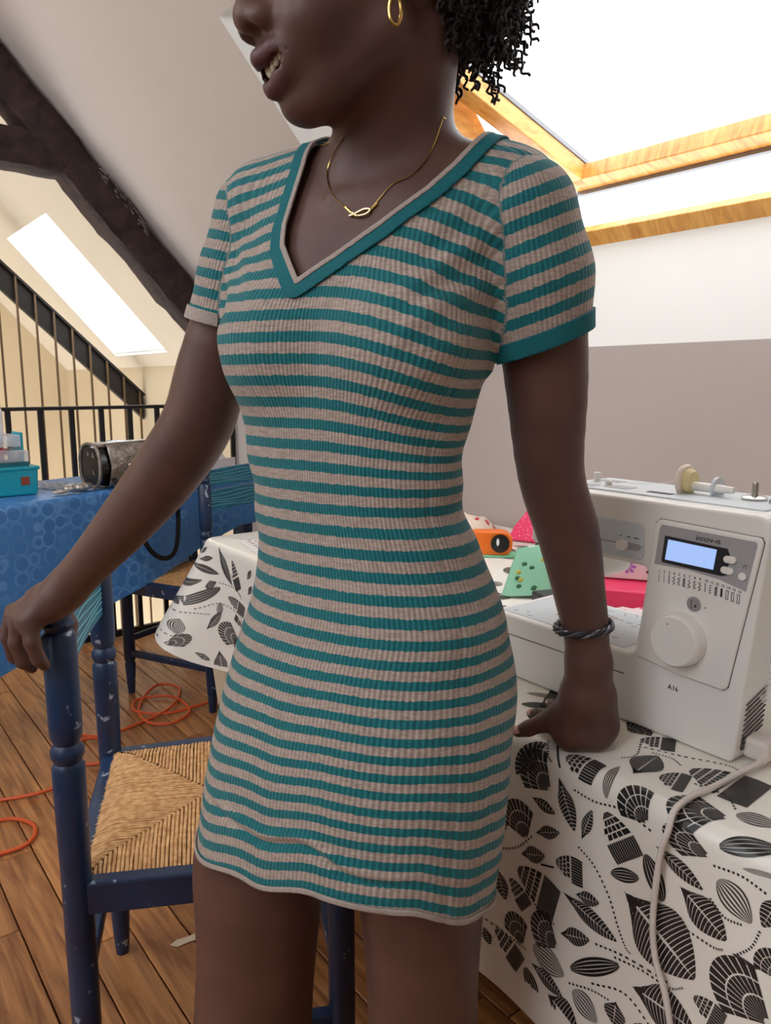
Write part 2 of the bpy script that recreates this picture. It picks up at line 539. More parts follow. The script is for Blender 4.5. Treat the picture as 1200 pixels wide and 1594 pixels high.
# ---- old roof truss
def rough_bar(name, a, b, w, h, up, material, parent, seg=26, amp=0.006):
    a, b = Vector(a), Vector(b)
    d = (b - a).normalized(); s = d.cross(Vector(up)).normalized(); u = s.cross(d)
    vs, fs, prof = [], [], []
    nx = 5
    for i in range(nx): prof.append((-w / 2 + w * i / (nx - 1), -h / 2))
    for i in range(1, nx): prof.append((w / 2, -h / 2 + h * i / (nx - 1)))
    for i in range(1, nx): prof.append((w / 2 - w * i / (nx - 1), h / 2))
    for i in range(1, nx - 1): prof.append((-w / 2, h / 2 - h * i / (nx - 1)))
    n = len(prof)
    for k in range(seg + 1):
        c = a.lerp(b, k / seg)
        ww = 1 + 0.05 * math.sin(k * 0.9) + random.uniform(-.02, .02)
        for (pu, pv) in prof:
            e = 0.88 if (abs(abs(pu) - w / 2) < 1e-6 and abs(abs(pv) - h / 2) < 1e-6) else 1.0
            j = Vector((random.uniform(-amp, amp), random.uniform(-amp, amp), random.uniform(-amp, amp)))
            vs.append(c + s * pu * e * ww + u * pv * e * ww + j)
    for k in range(seg):
        for i in range(n):
            fs.append((k * n + i, k * n + (i + 1) % n, (k + 1) * n + (i + 1) % n, (k + 1) * n + i))
    fs += [tuple(range(n)), tuple(reversed(range(seg * n, seg * n + n)))]
    mb = MB(); mb.add(vs, fs)
    return mb.build(name, material, parent, smooth=True, angle=50)
truss = thing('roof_truss', 'dark old oak rafter with a tie beam below the sloping ceiling', 'beam', (1.74, 3.38, 1.2))
T0 = Vector(truss.location)
dn = Vector((0.669, 0, -0.743))
pa = Vector((1.745, 3.38, slope_z(1.745))) - NOUT * 0.085
pb = Vector((-0.3, 3.38, slope_z(-0.3))) - NOUT * 0.085
rough_bar('rafter', pa - T0, pb - T0, 0.16, 0.15, NOUT, M_beam, truss, 60, 0.004)
rough_bar('tie_beam', Vector((1.02, 3.38, 2.09)) - T0, Vector((-0.7, 3.38, 2.09)) - T0, 0.15, 0.155, (0, 0, 1), M_beam, truss, 34, 0.004)
M_chalk = mat('flaked_white_paint', srgb(150, 140, 134), 0.9, noise=.3, nscale=90)
mbp = MB()
for i in range(70):
    t = random.uniform(0, 1)
    c = Vector((1.075 + .19 * t, 3.2955, 0)); c.z = slope_z(c.x) - .02 - random.uniform(0, .055)
    L_ = random.uniform(.006, .026); W_ = random.uniform(.002, .006)
    dd = dn * L_; pp = NOUT * W_
    mbp.add([c - T0, c + dd - T0, c + dd + pp - T0, c + pp - T0], [(0, 1, 2, 3)])
fpo = mbp.build('flaked_paint', M_chalk, truss, fix=False); fpo['kind'] = 'stuff'

# ---- balustrade round the stairwell
rail = thing('balustrade', 'black iron balustrade along the open stairwell', 'railing', (0.4, 3.59, 0))
MB().box(-2.6, 1.38, -0.02, 0.02, 1.082, 1.098).build('handrail', M_black_metal, rail, bevel=.004)
MB().box(-2.6, 1.38, -0.012, 0.012, 0.005, 0.035).build('bottom_rail', M_black_metal, rail)
i = 0
xx = 1.7815
bal = MB().box(-.011, .011, -.008, .008, .03, 1.085)
first = None
while xx > -1.4:
    if first is None:
        first = bal.build('baluster', M_black_metal, rail)
        o = first
    else:
        o = first.copy(); COL.objects.link(o)
    o.location = (xx - 0.4, 0, 0)
    xx -= 0.1305

# ---- stair flight beyond
st = thing('stair_railing', 'thin iron bars and dark sloping string of the staircase behind the balustrade', 'railing', (1.0, 4.85, 0))
pa, pb = Vector((-0.9, 0, 0)), Vector((.79, 0, 0))
def strz(x): return 1.80 - 0.955 * x          # x relative to 1.0
prof = [(-1.2, strz(-1.2) - .075), (.79, strz(.79) - .075), (.79, strz(.79) + .075), (-1.2, strz(-1.2) + .075)]
MB().prism(prof, -0.02, 0.025, 'y').build('sloping_string', M_black_metal, st, bevel=.004)
MB().bar((-1.2, -.03, strz(-1.2) + .08), (.79, -.03, strz(.79) + .08), .03, .012).build('sloping_rail', M_black_metal, st)
M_thin = mat('dull_brown_iron', srgb(104, 82, 58), 0.5, 0.3)
for i in range(14):
    xx = 0.76 - i * 0.0965
    MB().box(xx - .0055, xx + .0055, -.042, -.031, -0.9, strz(xx) + .075).build('baluster', M_thin, st)

M_plank = wood('orange_brown_plank', srgb(140, 78, 36), srgb(182, 112, 58), (8, 8, 1), .5, 4)
pk = MB().bar((-.17, .02, 1.9), (.175, -.22, -.02), .075, .03, up=(0, 1, 0)).build('leaning_plank', M_plank, loc=(1.02, 4.75, 0.0))
pk.location = (1.02, 5.4, -0.4)
tag(pk, 'orange-brown wooden plank leaning behind the stair bars', 'plank')
ps = MB().box(-.03, .03, -.03, .03, -1.6, 1.6).build('stair_post', M_beam, loc=(1.105, 5.75, 0.0), bevel=.004)
tag(ps, 'dark brown wooden post at the far left behind the stair bars', 'post')

# ---- neighbour's house seen through the roof window
M_nroof = mat('pale_neighbour_roof', srgb(226, 214, 200), 0.9, noise=.1, nscale=1.5)
M_nwall = mat('pale_neighbour_wall', srgb(238, 232, 222), 0.9)
nb = thing('neighbour_house', 'pale neighbouring house with a tiled gable roof seen through the roof window', 'building', (12.4, 5.95, -4.0))
MB().prism([(-4.5, 0), (4.5, 0), (4.5, 6.2), (0, 11.8), (-4.5, 6.2)], 0, 7, 'x').build('wall', M_nwall, nb)
for sgn in (-1, 1):
    MB().hexa([(-.25, 0, 11.75), (7.3, 0, 11.75), (7.3, sgn * 4.9, 5.6), (-.25, sgn * 4.9, 5.6), (-.25, 0, 12.0), (7.3, 0, 12.0), (7.3, sgn * 4.9, 5.85), (-.25, sgn * 4.9, 5.85)]).build('roof', M_nroof, nb)
M_tile = mat('verge_tile', srgb(222, 200, 172), 0.9, noise=.2, nscale=3)
vt = MB().box(-.32, .1, -.12, .12, -.04, .06)
for k in range(24):
    f = (k + .5) / 24
    vt_o = vt.build('verge_tile', M_tile, nb) if k == 0 else None
    if k == 0: v0 = vt_o
    else:
        vt_o = v0.copy(); COL.objects.link(vt_o)
    vt_o.location = (0, 4.9 * f, 12.05 - 6.15 * f)
    vt_o.rotation_euler = (-math.atan2(6.15, 4.9) + .07, 0, 0)
# ------------------------------------------------------------------ draped cloths
def drape(poly, zt, r, dropfn, flarefn, wavefn=None, step=0.02, nd=14, corner=0.03, skip=()):
    """poly: plan corners counter-clockwise. returns verts, faces, S(s,t), s of each corner"""
    pts, nrm, edge = [], [], []
    n = len(poly)
    cs = []
    for i in range(n):
        p0, p1, p2 = Vector(poly[i - 1]), Vector(poly[i]), Vector(poly[(i + 1) % n])
        d0, d1 = (p1 - p0).normalized(), (p2 - p1).normalized()
        n0, n1 = Vector((d0.y, -d0.x)), Vector((d1.y, -d1.x))
        a, b = p1 - d0 * corner, p1 + d1 * corner
        c = a - n0 * corner
        cs.append(len(pts) + 4)
        for k in range(9):
            nn = n0.lerp(n1, k / 8).normalized()
            pts.append(c + nn * corner); nrm.append(nn); edge.append(i if k >= 4 else (i - 1) % n)
        e = p2 - d1 * corner
        L = (e - b).length
        m = max(2, int(L / step))
        for k in range(1, m):
            pts.append(b.lerp(e, k / m)); nrm.append(n1); edge.append(i)
    N = len(pts)
    S = [0.0]
    for i in range(1, N + 1): S.append(S[-1] + (pts[i % N] - pts[i - 1]).length)
    tot = S[-1]
    q = PI * r / 4
    def P(i, t):
        p, nn, s = pts[i % N], nrm[i % N], S[i % N]
        return place(p, nn, s, t, 0.0, edge[i % N] in skip)
    def place(p, nn, s, t, lift=0.0, sk=False):
        if t <= -q: off, z = -(r + (-q - t)), zt + lift
        elif t < q:
            a = (t + q) / (2 * q) * PI / 2
            off, z = -r + (r + lift) * math.sin(a), zt - r + (r + lift) * math.cos(a)
        else:
            f = 0.0 if sk else flarefn(s, tot)
            off, z = lift + f * (t - q) + (wavefn(s, t) if wavefn and not sk else 0.0), zt - r - (t - q) * math.sqrt(max(0.2, 1 - f * f))
        return (p.x + nn.x * off, p.y + nn.y * off, z)
    def surf(s, t, lift=0.0):
        s = s % tot
        import bisect
        i = min(bisect.bisect_right(S, s) - 1, N - 1)
        f = (s - S[i]) / max(1e-9, S[i + 1] - S[i])
        p = pts[i].lerp(pts[(i + 1) % N], f); nn = nrm[i].lerp(nrm[(i + 1) % N], f).normalized()
        return place(p, nn, s, t, lift)
    V, F = [], []
    ts = [-q, -q / 2, 0, q / 2, q]
    rows = len(ts) + nd
    for i in range(N):
        d = dropfn(S[i], tot)
        tt = ts + [q + (d - q) * (k + 1) / nd for k in range(nd)]
        for t in tt: V.append(P(i, t))
    for i in range(N):
        j = (i + 1) % N
        for k in range(rows - 1):
            F.append((i * rows + k, i * rows + k + 1, j * rows + k + 1, j * rows + k))
    F.append(tuple(i * rows for i in range(N)))
    return V, F, surf, [S[c] for c in cs], tot

# ---- printed leaves
def leaf_cells(kind, L, W, r):
    """quads in leaf space: x along 0..L, y across"""
    Q = []
    h = W / 2
    def wv(p):
        if kind in ('v', 'g'): return math.sin(PI * min(1, max(0, p)) ** 0.85) ** 0.8
        if kind == 's': return math.sin(PI * min(1, max(0, p))) ** 0.6
        return 1
    def add(f, p0, p1, q0, q1, n=1):
        for k in range(n):
            a, b = p0 + (p1 - p0) * k / n, p0 + (p1 - p0) * (k + 1) / n
            Q.append([f(a, q0), f(b, q0), f(b, q1), f(a, q1)])
    if kind == 'v':
        n = max(7, int(L / 0.0046))
        def f(p, q):
            pe = p + 0.20 * abs(q) ** 1.5 * (1 - p) * (1 - p * .3)
            return (L * min(1, pe), h * wv(p) * q)
        for i in range(n):
            p0, p1 = i / n, (i + 0.79) / n
            for s in (-1, 1):
                for k in range(3): add(f, p0, p1, s * (0.05 + .31 * k), s * (0.05 + .31 * (k + 1)))
    elif kind in ('s', 'g'):
        m = max(5, int(W / (0.006 if kind == 's' else 0.0045)))
        duty = 0.78 if kind == 's' else 0.5
        f = lambda p, q: (L * p, h * wv(p) * q)
        for j in range(m):
            q0 = -1 + 2 * j / m; q1 = q0 + 2 / m * duty
            add(f, 0.02, 0.98, q0, q1, 14)
    elif kind == 'f':
        m = max(8, int(W / 0.006))
        A = 0.95
        def f(p, q):
            a = A * q
            rad = p * L * (1 - 0.10 * abs(q) ** 2.5)
            return (rad * math.cos(a), rad * math.sin(a) * (h / (L * math.sin(A))) * 1.15)
        bands = [(0.10, 0.42), (0.45, 0.70), (0.73, 1.0)]
        for j in range(m):
            q0 = -1 + 2 * j / m; q1 = q0 + 2 / m * 0.80
            for b0, b1 in bands: add(f, b0, b1, q0, q1, 2)
    elif kind == 'b':
        def wb(p): return (math.sin(PI * min(1, p / 0.9) * 0.5) ** 0.6) * (1 - 0.12 * max(0, p - .6) / .4)
        f = lambda p, q: (L * p, h * wb(p) * q)
        rows, m = max(4, int(L * .55 / 0.008)), max(5, int(W / 0.0085))
        for i in range(rows):
            for j in range(m):
                o = 0.5 * (i % 2)
                q0 = max(-1, -1 + 2 * (j - o) / m); q1 = min(1, q0 + 2 / m * 0.8)
                add(f, 0.02 + 0.55 * i / rows, 0.02 + 0.55 * (i + 0.78) / rows, q0, q1)
        m2 = max(9, int(W / 0.0035))
        for j in range(m2):
            q0 = -1 + 2 * j / m2
            add(f, 0.60, 1.0, q0, q0 + 2 / m2 * 0.82, 2)
    return Q

def print_leaves(name, leaves, stems, surf, material, parent, lift=0.0007, tmax=None):
    V, F = [], []
    def put(quad):
        b = len(V)
        for (s, t) in quad:
            if tmax is not None and t > tmax(s): return
        for (s, t) in quad: V.append(surf(s, t, lift))
        F.append((b, b + 1, b + 2, b + 3))
    for kind, s0, t0, s1, t1, w in leaves:
        dx, dy = s1 - s0, t1 - t0
        L = math.hypot(dx, dy)
        if L < 1e-4: continue
        ux, uy = dx / L, dy / L
        for qd in leaf_cells(kind, L, w, None):
            put([(s0 + x * ux - y * uy, t0 + x * uy + y * ux) for x, y in qd])
    for pts in stems:
        P = spline([(a, b, 0) for a, b in pts], 12)
        for i in range(len(P) - 1):
            if i % 2 and len(pts) > 2: continue
            d = (P[i + 1] - P[i])
            if d.length < 1e-6: continue
            d.normalize(); nn = Vector((-d.y, d.x, 0)) * 0.0013
            a, b = P[i], P[i] + (P[i + 1] - P[i]) * 1.0
            put([((a - nn).x, (a - nn).y), ((b - nn).x, (b - nn).y), ((b + nn).x, (b + nn).y), ((a + nn).x, (a + nn).y)])
    o = mesh_obj(name, V, F, material, parent)
    return o

M_cloth = mat('white_oilcloth', srgb(242, 236, 226), 0.28, noise=.02, nscale=6, bump=.04, bscale=12)
M_ink = mat('black_ink', srgb(34, 32, 32), 0.32)
M_ink2 = mat('grey_ink', srgb(74, 68, 62), 0.4)
M_table = mat('plain_table_wood', srgb(150, 110, 74), .5, noise=.2, nscale=8)

def plain_table(name, label, x0, x1, y0, y1, ztop, parent_loc):
    t = thing(name, label, 'table', parent_loc)
    lx, ly, _ = parent_loc
    MB().box(x0 - lx, x1 - lx, y0 - ly, y1 - ly, ztop - .03, ztop).build('tabletop', M_table, t, bevel=.003)
    for a in (x0 + .06, x1 - .06):
        for b in (y0 + .06, y1 - .06):
            MB().box(a - lx - .025, a - lx + .025, b - ly - .025, b - ly + .025, 0, ztop - .03).build('leg', M_table, t, bevel=.003)
    return t
plain_table('sewing_table', 'large table under the leaf-print oilcloth that carries the sewing machine', .725, 1.745, -.42, 1.00, .75, (1.235, .29, 0))
plain_table('side_table', 'smaller table behind the woman under a second leaf-print oilcloth', .945, 1.745, 1.07, 2.06, .75, (1.345, 1.565, 0))

polyA = [(.70, -.45), (1.775, -.45), (1.775, 1.030), (.70, 1.030)]
def waveA(s, t): return 0.006 * math.sin(s * 9.0) * min(1, t / .3) + 0.004 * math.sin(s * 23 + 1)* min(1, t / .3)
VA, FA, SA, cA, totA = drape(polyA, .7525, .022, lambda s, tt: .355 + .02 * math.sin(s * 5), lambda s, tt: .03, waveA, skip=(1, 2))
clothA = mesh_obj('tablecloth', VA, FA, M_cloth, smooth=True)
tag(clothA, 'glossy white oilcloth printed with black leaves hanging from the sewing table', 'tablecloth', 'leaf-print oilcloths')
# front edge runs from corner 3 (y=1.030) to corner 0 (y=-.45)
sA1 = cA[3]
def SAY(Y, t, lift=0.0): return SA(sA1 + (1.030 - Y), t, lift)

polyB = [(.92, 1.038), (1.775, 1.038), (1.775, 2.095), (.92, 2.095)]
def flareB(s, tt):
    d = min(abs(s - cB_guess), abs(s - cB_guess - tt), abs(s - cB_guess + tt))
    return .05 + .50 * math.exp(-(d / .13) ** 2)
cB_guess = (1.775 - .92) * 2 + (2.095 - 1.038) - .06
VB, FB, SB_, cB, totB = drape(polyB, .7525, .02, lambda s, tt: .345 - .03 * math.exp(-((s - cB_guess) / .1) ** 2), flareB, lambda s, t: .008 * math.sin(s * 14) * min(1, t / .3), corner=.045, skip=(0, 1))
clothB = mesh_obj('tablecloth', VB, FB, M_cloth, smooth=True)
tag(clothB, 'white oilcloth with grey leaf print draped over the corner of the table behind the woman', 'tablecloth', 'leaf-print oilcloths')
LEAF_A = [('f', -0.5805, 0.0443, -0.6306, 0.0166, 0.0643), ('b', -0.5694, -0.0068, -0.5213, -0.0042, 0.0378), ('v', -0.571, 0.019, -0.5413, 0.0791, 0.0259), ('v', -0.6127, 0.066, -0.572, 0.0709, 0.0164), ('f', -0.6171, 0.1296, -0.647, 0.0852, 0.0602), ('v', -0.604, 0.1118, -0.5635, 0.0911, 0.017), ('v', -0.531, 0.0852, -0.5184, 0.0405, 0.015), ('b', -0.5008, 0.034, -0.4639, 0.0755, 0.0475), ('f', -0.4447, 0.023, -0.4824, -0.0044, 0.0489), ('g', -0.4998, 0.0185, -0.5109, -0.0335, 0.0128), ('v', -0.4907, -0.0285, -0.4983, -0.0915, 0.0401), ('b', -0.4688, -0.0488, -0.4388, -0.0581, 0.0487), ('f', -0.3735, -0.0296, -0.4332, -0.0077, 0.0573), ('b', -0.4566, -0.0914, -0.3753, -0.0966, 0.0752), ('f', -0.3723, 0.0243, -0.4284, 0.0189, 0.0329), ('s', -0.366, 0.0097, -0.312, -0.0175, 0.0229), ('v', -0.4368, 0.042, -0.3768, 0.0636, 0.0192), ('b', -0.568, 0.1321, -0.5256, 0.1273, 0.0373), ('v', -0.6278, 0.1541, -0.5853, 0.1338, 0.0221), ('s', -0.4876, 0.1042, -0.4508, 0.0898, 0.0176), ('s', -0.4459, 0.0579, -0.4206, 0.1021, 0.0242), ('b', -0.6327, 0.1778, -0.563, 0.1937, 0.061), ('b', -0.6455, 0.1985, -0.6134, 0.224, 0.032), ('v', -0.5558, 0.1645, -0.4721, 0.1815, 0.0247), ('v', -0.5354, 0.1566, -0.4991, 0.1485, 0.0176), ('v', -0.4694, 0.1151, -0.3771, 0.1661, 0.0848), ('v', -0.4045, 0.0723, -0.3476, 0.1028, 0.0401), ('g', -0.3635, 0.0435, -0.3246, 0.0699, 0.0339), ('f', -0.6182, 0.2831, -0.6414, 0.2456, 0.0479), ('f', -0.5564, 0.2438, -0.6039, 0.2292, 0.0572), ('v', -0.5553, 0.2218, -0.5091, 0.2019, 0.0221), ('b', -0.6702, 0.2893, -0.6209, 0.314, 0.0386), ('g', -0.5999, 0.2714, -0.5423, 0.2721, 0.0397), ('s', -0.5354, 0.2575, -0.4662, 0.2072, 0.0226), ('f', -0.2967, 0.1588, -0.3599, 0.1327, 0.0711), ('g', -0.5292, 0.282, -0.4901, 0.2986, 0.0342), ('v', -0.4679, 0.2539, -0.4691, 0.285, 0.0296), ('v', -0.4515, 0.2226, -0.3715, 0.2233, 0.0533), ('b', -0.3773, 0.1855, -0.3427, 0.1941, 0.0321), ('v', -0.5707, 0.3164, -0.5164, 0.331, 0.0471), ('v', -0.6036, 0.2947, -0.5442, 0.3026, 0.0222), ('s', -0.6125, 0.3092, -0.5869, 0.3403, 0.0253), ('v', -0.6706, 0.1954, -0.6517, 0.2357, 0.0264), ('v', -0.3012, 0.026, -0.3147, 0.0668, 0.0204), ('f', -0.293, 0.1093, -0.313, 0.0876, 0.0379), ('b', -0.5373, -0.1111, -0.5, -0.1319, 0.0408), ('g', -0.3735, -0.0403, -0.3338, -0.0569, 0.0282), ('f', -0.5606, -0.1184, -0.5527, -0.1508, 0.0435), ('s', -0.3138, 0.1115, -0.3413, 0.1115, 0.0049), ('v', -0.394, 0.0093, -0.3926, 0.0091, 0.0011), ('g', -0.34, 0.019, -0.2986, 0.0099, 0.0056), ('v', -0.7154, 0.3, -0.6974, 0.3186, 0.0203), ('v', -0.691, 0.2971, -0.6772, 0.3185, 0.0184), ('g', -0.5065, 0.3273, -0.4819, 0.342, 0.0428), ('f', -0.4125, 0.2879, -0.4513, 0.2861, 0.0556), ('v', -0.3208, 0.1948, -0.2886, 0.1944, 0.0293), ('v', -0.7963, -0.1688, -0.7344, -0.1641, 0.0244), ('g', -0.7274, -0.1094, -0.6823, -0.1361, 0.0147), ('s', -0.7058, -0.0748, -0.6644, -0.1062, 0.022), ('f', -0.6052, 0.0273, -0.6332, 0.0096, 0.0672)]
STEM_A = [[(-0.5459, 0.0273), (-0.5144, 0.0285), (-0.4778, 0.0216), (-0.4376, 0.0297)], [(-0.5345, 0.095), (-0.5102, 0.1068), (-0.4879, 0.1324), (-0.4732, 0.1616), (-0.4612, 0.1815), (-0.4537, 0.1853)], [(-0.3688, 0.0314), (-0.3394, 0.0273), (-0.3122, 0.0323)], [(-0.5012, 0.2016), (-0.4605, 0.1931), (-0.4024, 0.1898)], [(-0.6065, -0.0175), (-0.5905, 0.0033), (-0.5821, 0.0077)], [(-0.5968, -0.0241), (-0.5693, 0.0095)], [(-0.522, -0.0974), (-0.4776, -0.1149), (-0.4372, -0.1347), (-0.4171, -0.1344)], [(-0.664, 0.1657), (-0.6328, 0.1471), (-0.6061, 0.1166)], [(-0.6967, 0.2846), (-0.6425, 0.2844), (-0.6088, 0.283)], [(-0.5023, 0.2544), (-0.4578, 0.2381), (-0.4213, 0.2569)], [(-0.6072, 0.2042), (-0.5839, 0.2173), (-0.562, 0.2154)], [(-0.5357, 0.2771), (-0.5019, 0.2632), (-0.4751, 0.259)], [(-0.4746, 0.2022), (-0.439, 0.1961), (-0.4053, 0.1951), (-0.3884, 0.1835)], [(-0.5075, -0.093), (-0.4856, -0.099), (-0.4664, -0.0913)], [(-0.3898, 0.1172), (-0.361, 0.118), (-0.3496, 0.1138)], [(-0.3383, 0.1127), (-0.3232, 0.094), (-0.3157, 0.0703)], [(-0.4352, -0.0658), (-0.4001, -0.0689), (-0.3773, -0.0498)], [(-0.5327, -0.1073), (-0.5154, -0.0714), (-0.5231, -0.0502)], [(-0.5913, 0.1492), (-0.5697, 0.1414)], [(-0.3691, 0.0678), (-0.3522, 0.0791), (-0.3328, 0.0763)]]
LEAF_B = [('v', -1.9803, -0.0006, -1.8876, 0.095, 0.0309), ('b', -1.8918, 0.0246, -1.8531, 0.1011, 0.0361), ('v', -2.1066, 0.0729, -1.9551, 0.0761, 0.0216), ('v', -2.0697, 0.0543, -1.9993, 0.0385, 0.0165), ('v', -2.1305, 0.1561, -2.0226, 0.1066, 0.0216), ('s', -2.0958, 0.2019, -1.9423, 0.1118, 0.0319), ('f', -2.2185, 0.2215, -2.1481, 0.1564, 0.0412), ('b', -2.252, 0.2547, -2.1165, 0.2204, 0.0309), ('v', -2.2673, 0.2856, -2.1404, 0.2813, 0.0175), ('g', -2.0472, 0.2734, -2.055, 0.2299, 0.0412), ('v', -1.9808, 0.2408, -1.9318, 0.178, 0.0258), ('f', -1.8488, 0.2465, -1.9413, 0.2229, 0.067), ('f', -2.065, 0.3095, -2.2012, 0.3083, 0.0412), ('s', -2.2902, 0.3104, -2.262, 0.3576, 0.0165), ('b', -1.9077, 0.1307, -1.8222, 0.1579, 0.0386), ('v', -1.8015, 0.1031, -1.778, 0.0744, 0.0175), ('v', -1.8066, 0.0631, -1.7807, 0.0323, 0.0175), ('v', -2.0772, 0.039, -2.0473, 0.0151, 0.0155), ('f', -1.7605, 0.1755, -1.8089, 0.1526, 0.0361)]
STEM_B = [[(-1.836, 0.1238), (-1.8735, 0.0921), (-1.8969, 0.0612)], [(-2.0246, 0.1917), (-1.9447, 0.1571), (-1.8541, 0.1677), (-1.8318, 0.1933)], [(-1.9521, 0.0992), (-1.8723, 0.1007), (-1.8365, 0.1195)], [(-2.0985, 0.2258), (-2.0232, 0.2032), (-1.9709, 0.1946)], [(-2.125, 0.2912), (-2.068, 0.2861), (-2.0155, 0.2629)]]

def rand_leaves(n, s0, s1, t0, t1, taken, mind=.05):
    out = []
    tries = 0
    while len(out) < n and tries < 4000:
        tries += 1
        s, t = random.uniform(s0, s1), random.uniform(t0, t1)
        if any(math.hypot(s - a, t - b) < mind for a, b in taken): continue
        taken.append((s, t))
        L = random.uniform(.035, .085); a = random.uniform(0, 2 * PI)
        out.append((random.choice('vvsfbg'), s, t, s + L * math.cos(a), t + L * math.sin(a), L * random.uniform(.35, .7)))
    return out
takenA = [((l[1] + l[3]) / 2, (l[2] + l[4]) / 2) for l in LEAF_A]
extraA = rand_leaves(60, -.32, .4, -.25, .3, takenA, .062) + rand_leaves(80, -1.02, .4, -1.0, -.13, takenA, .07) + rand_leaves(30, -1.02, -.68, -.1, .3, takenA, .06)
blackA = [l for l in LEAF_A + extraA if l[0] != 'g']; greyA = [l for l in LEAF_A + extraA if l[0] == 'g']
srfA = lambda s, t, lift: SA(sA1 + 1.030 + s, t, lift)
o = print_leaves('leaf_print', blackA, STEM_A, srfA, M_ink, clothA, tmax=lambda s: .33); o['kind'] = 'stuff'; o['label'] = 'printed black leaves'
o = print_leaves('grey_leaf_print', greyA, [], srfA, M_ink2, clothA, .0008, tmax=lambda s: .33); o['kind'] = 'stuff'; o['label'] = 'printed grey leaves'
takenB = [((l[1] + l[3]) / 2, (l[2] + l[4]) / 2) for l in LEAF_B]
extraB = rand_leaves(60, -2.0, -1.12, -.75, -.08, takenB, .07) + rand_leaves(30, -1.8, -1.12, 0.02, .3, takenB, .06) + rand_leaves(40, -2.28, -1.75, 0.02, .32, takenB, .058)
srfB = lambda s, t, lift: SB_(cB[3] + 2.095 + s, t, lift)
o = print_leaves('leaf_print', LEAF_B + extraB, STEM_B, srfB, M_ink2, clothB, .0009, tmax=lambda s: .335); o['kind'] = 'stuff'; o['label'] = 'printed grey leaves'

# ------------------------------------------------------------------ blue rush-seated chairs
def paint(name, c, chip, amount=.62):
    m, nt, p = new_mat(name)
    tc = nt.nodes.new('ShaderNodeTexCoord')
    n = nt.nodes.new('ShaderNodeTexNoise'); n.inputs['Scale'].default_value = 38; n.inputs['Detail'].default_value = 6
    n2 = nt.nodes.new('ShaderNodeTexNoise'); n2.inputs['Scale'].default_value = 9; n2.inputs['Detail'].default_value = 3
    nt.links.new(tc.outputs['Object'], n.inputs['Vector']); nt.links.new(tc.outputs['Object'], n2.inputs['Vector'])
    r = nt.nodes.new('ShaderNodeValToRGB'); r.color_ramp.elements[0].position = amount + .06; r.color_ramp.elements[1].position = amount + .10
    r.color_ramp.elements[0].color = (0, 0, 0, 1); r.color_ramp.elements[1].color = (1, 1, 1, 1)
    nt.links.new(n.outputs['Fac'], r.inputs['Fac'])
    r2 = nt.nodes.new('ShaderNodeValToRGB'); r2.color_ramp.elements[0].position = .35; r2.color_ramp.elements[1].position = .7
    r2.color_ramp.elements[0].color = tuple(list(x * .6 for x in c[:3]) + [1]); r2.color_ramp.elements[1].color = c
    nt.links.new(n2.outputs['Fac'], r2.inputs['Fac'])
    mx = nt.nodes.new('ShaderNodeMix'); mx.data_type = 'RGBA'
    nt.links.new(r.outputs['Color'], mx.inputs[0]); nt.links.new(r2.outputs['Color'], mx.inputs[6]); mx.inputs[7].default_value = chip
    nt.links.new(mx.outputs[2], p.inputs['Base Color'])
    p.inputs['Roughness'].default_value = .38
    return m
M_navy = paint('navy_chair_paint', srgb(26, 52, 88), srgb(150, 160, 178), .60)
M_teal_slat = mat('teal_streaked_slat', srgb(34, 120, 144), .45, col2=srgb(16, 84, 112), nscale=9, stretch=(1.2, 1, 16))
M_rush = mat('golden_rush', srgb(228, 182, 126), .6, col2=srgb(190, 138, 86), nscale=90, stretch=(1, 1, 1), bump=.2, bscale=120)
M_rush_line = mat('pale_slat_line', srgb(110, 178, 186), .5)

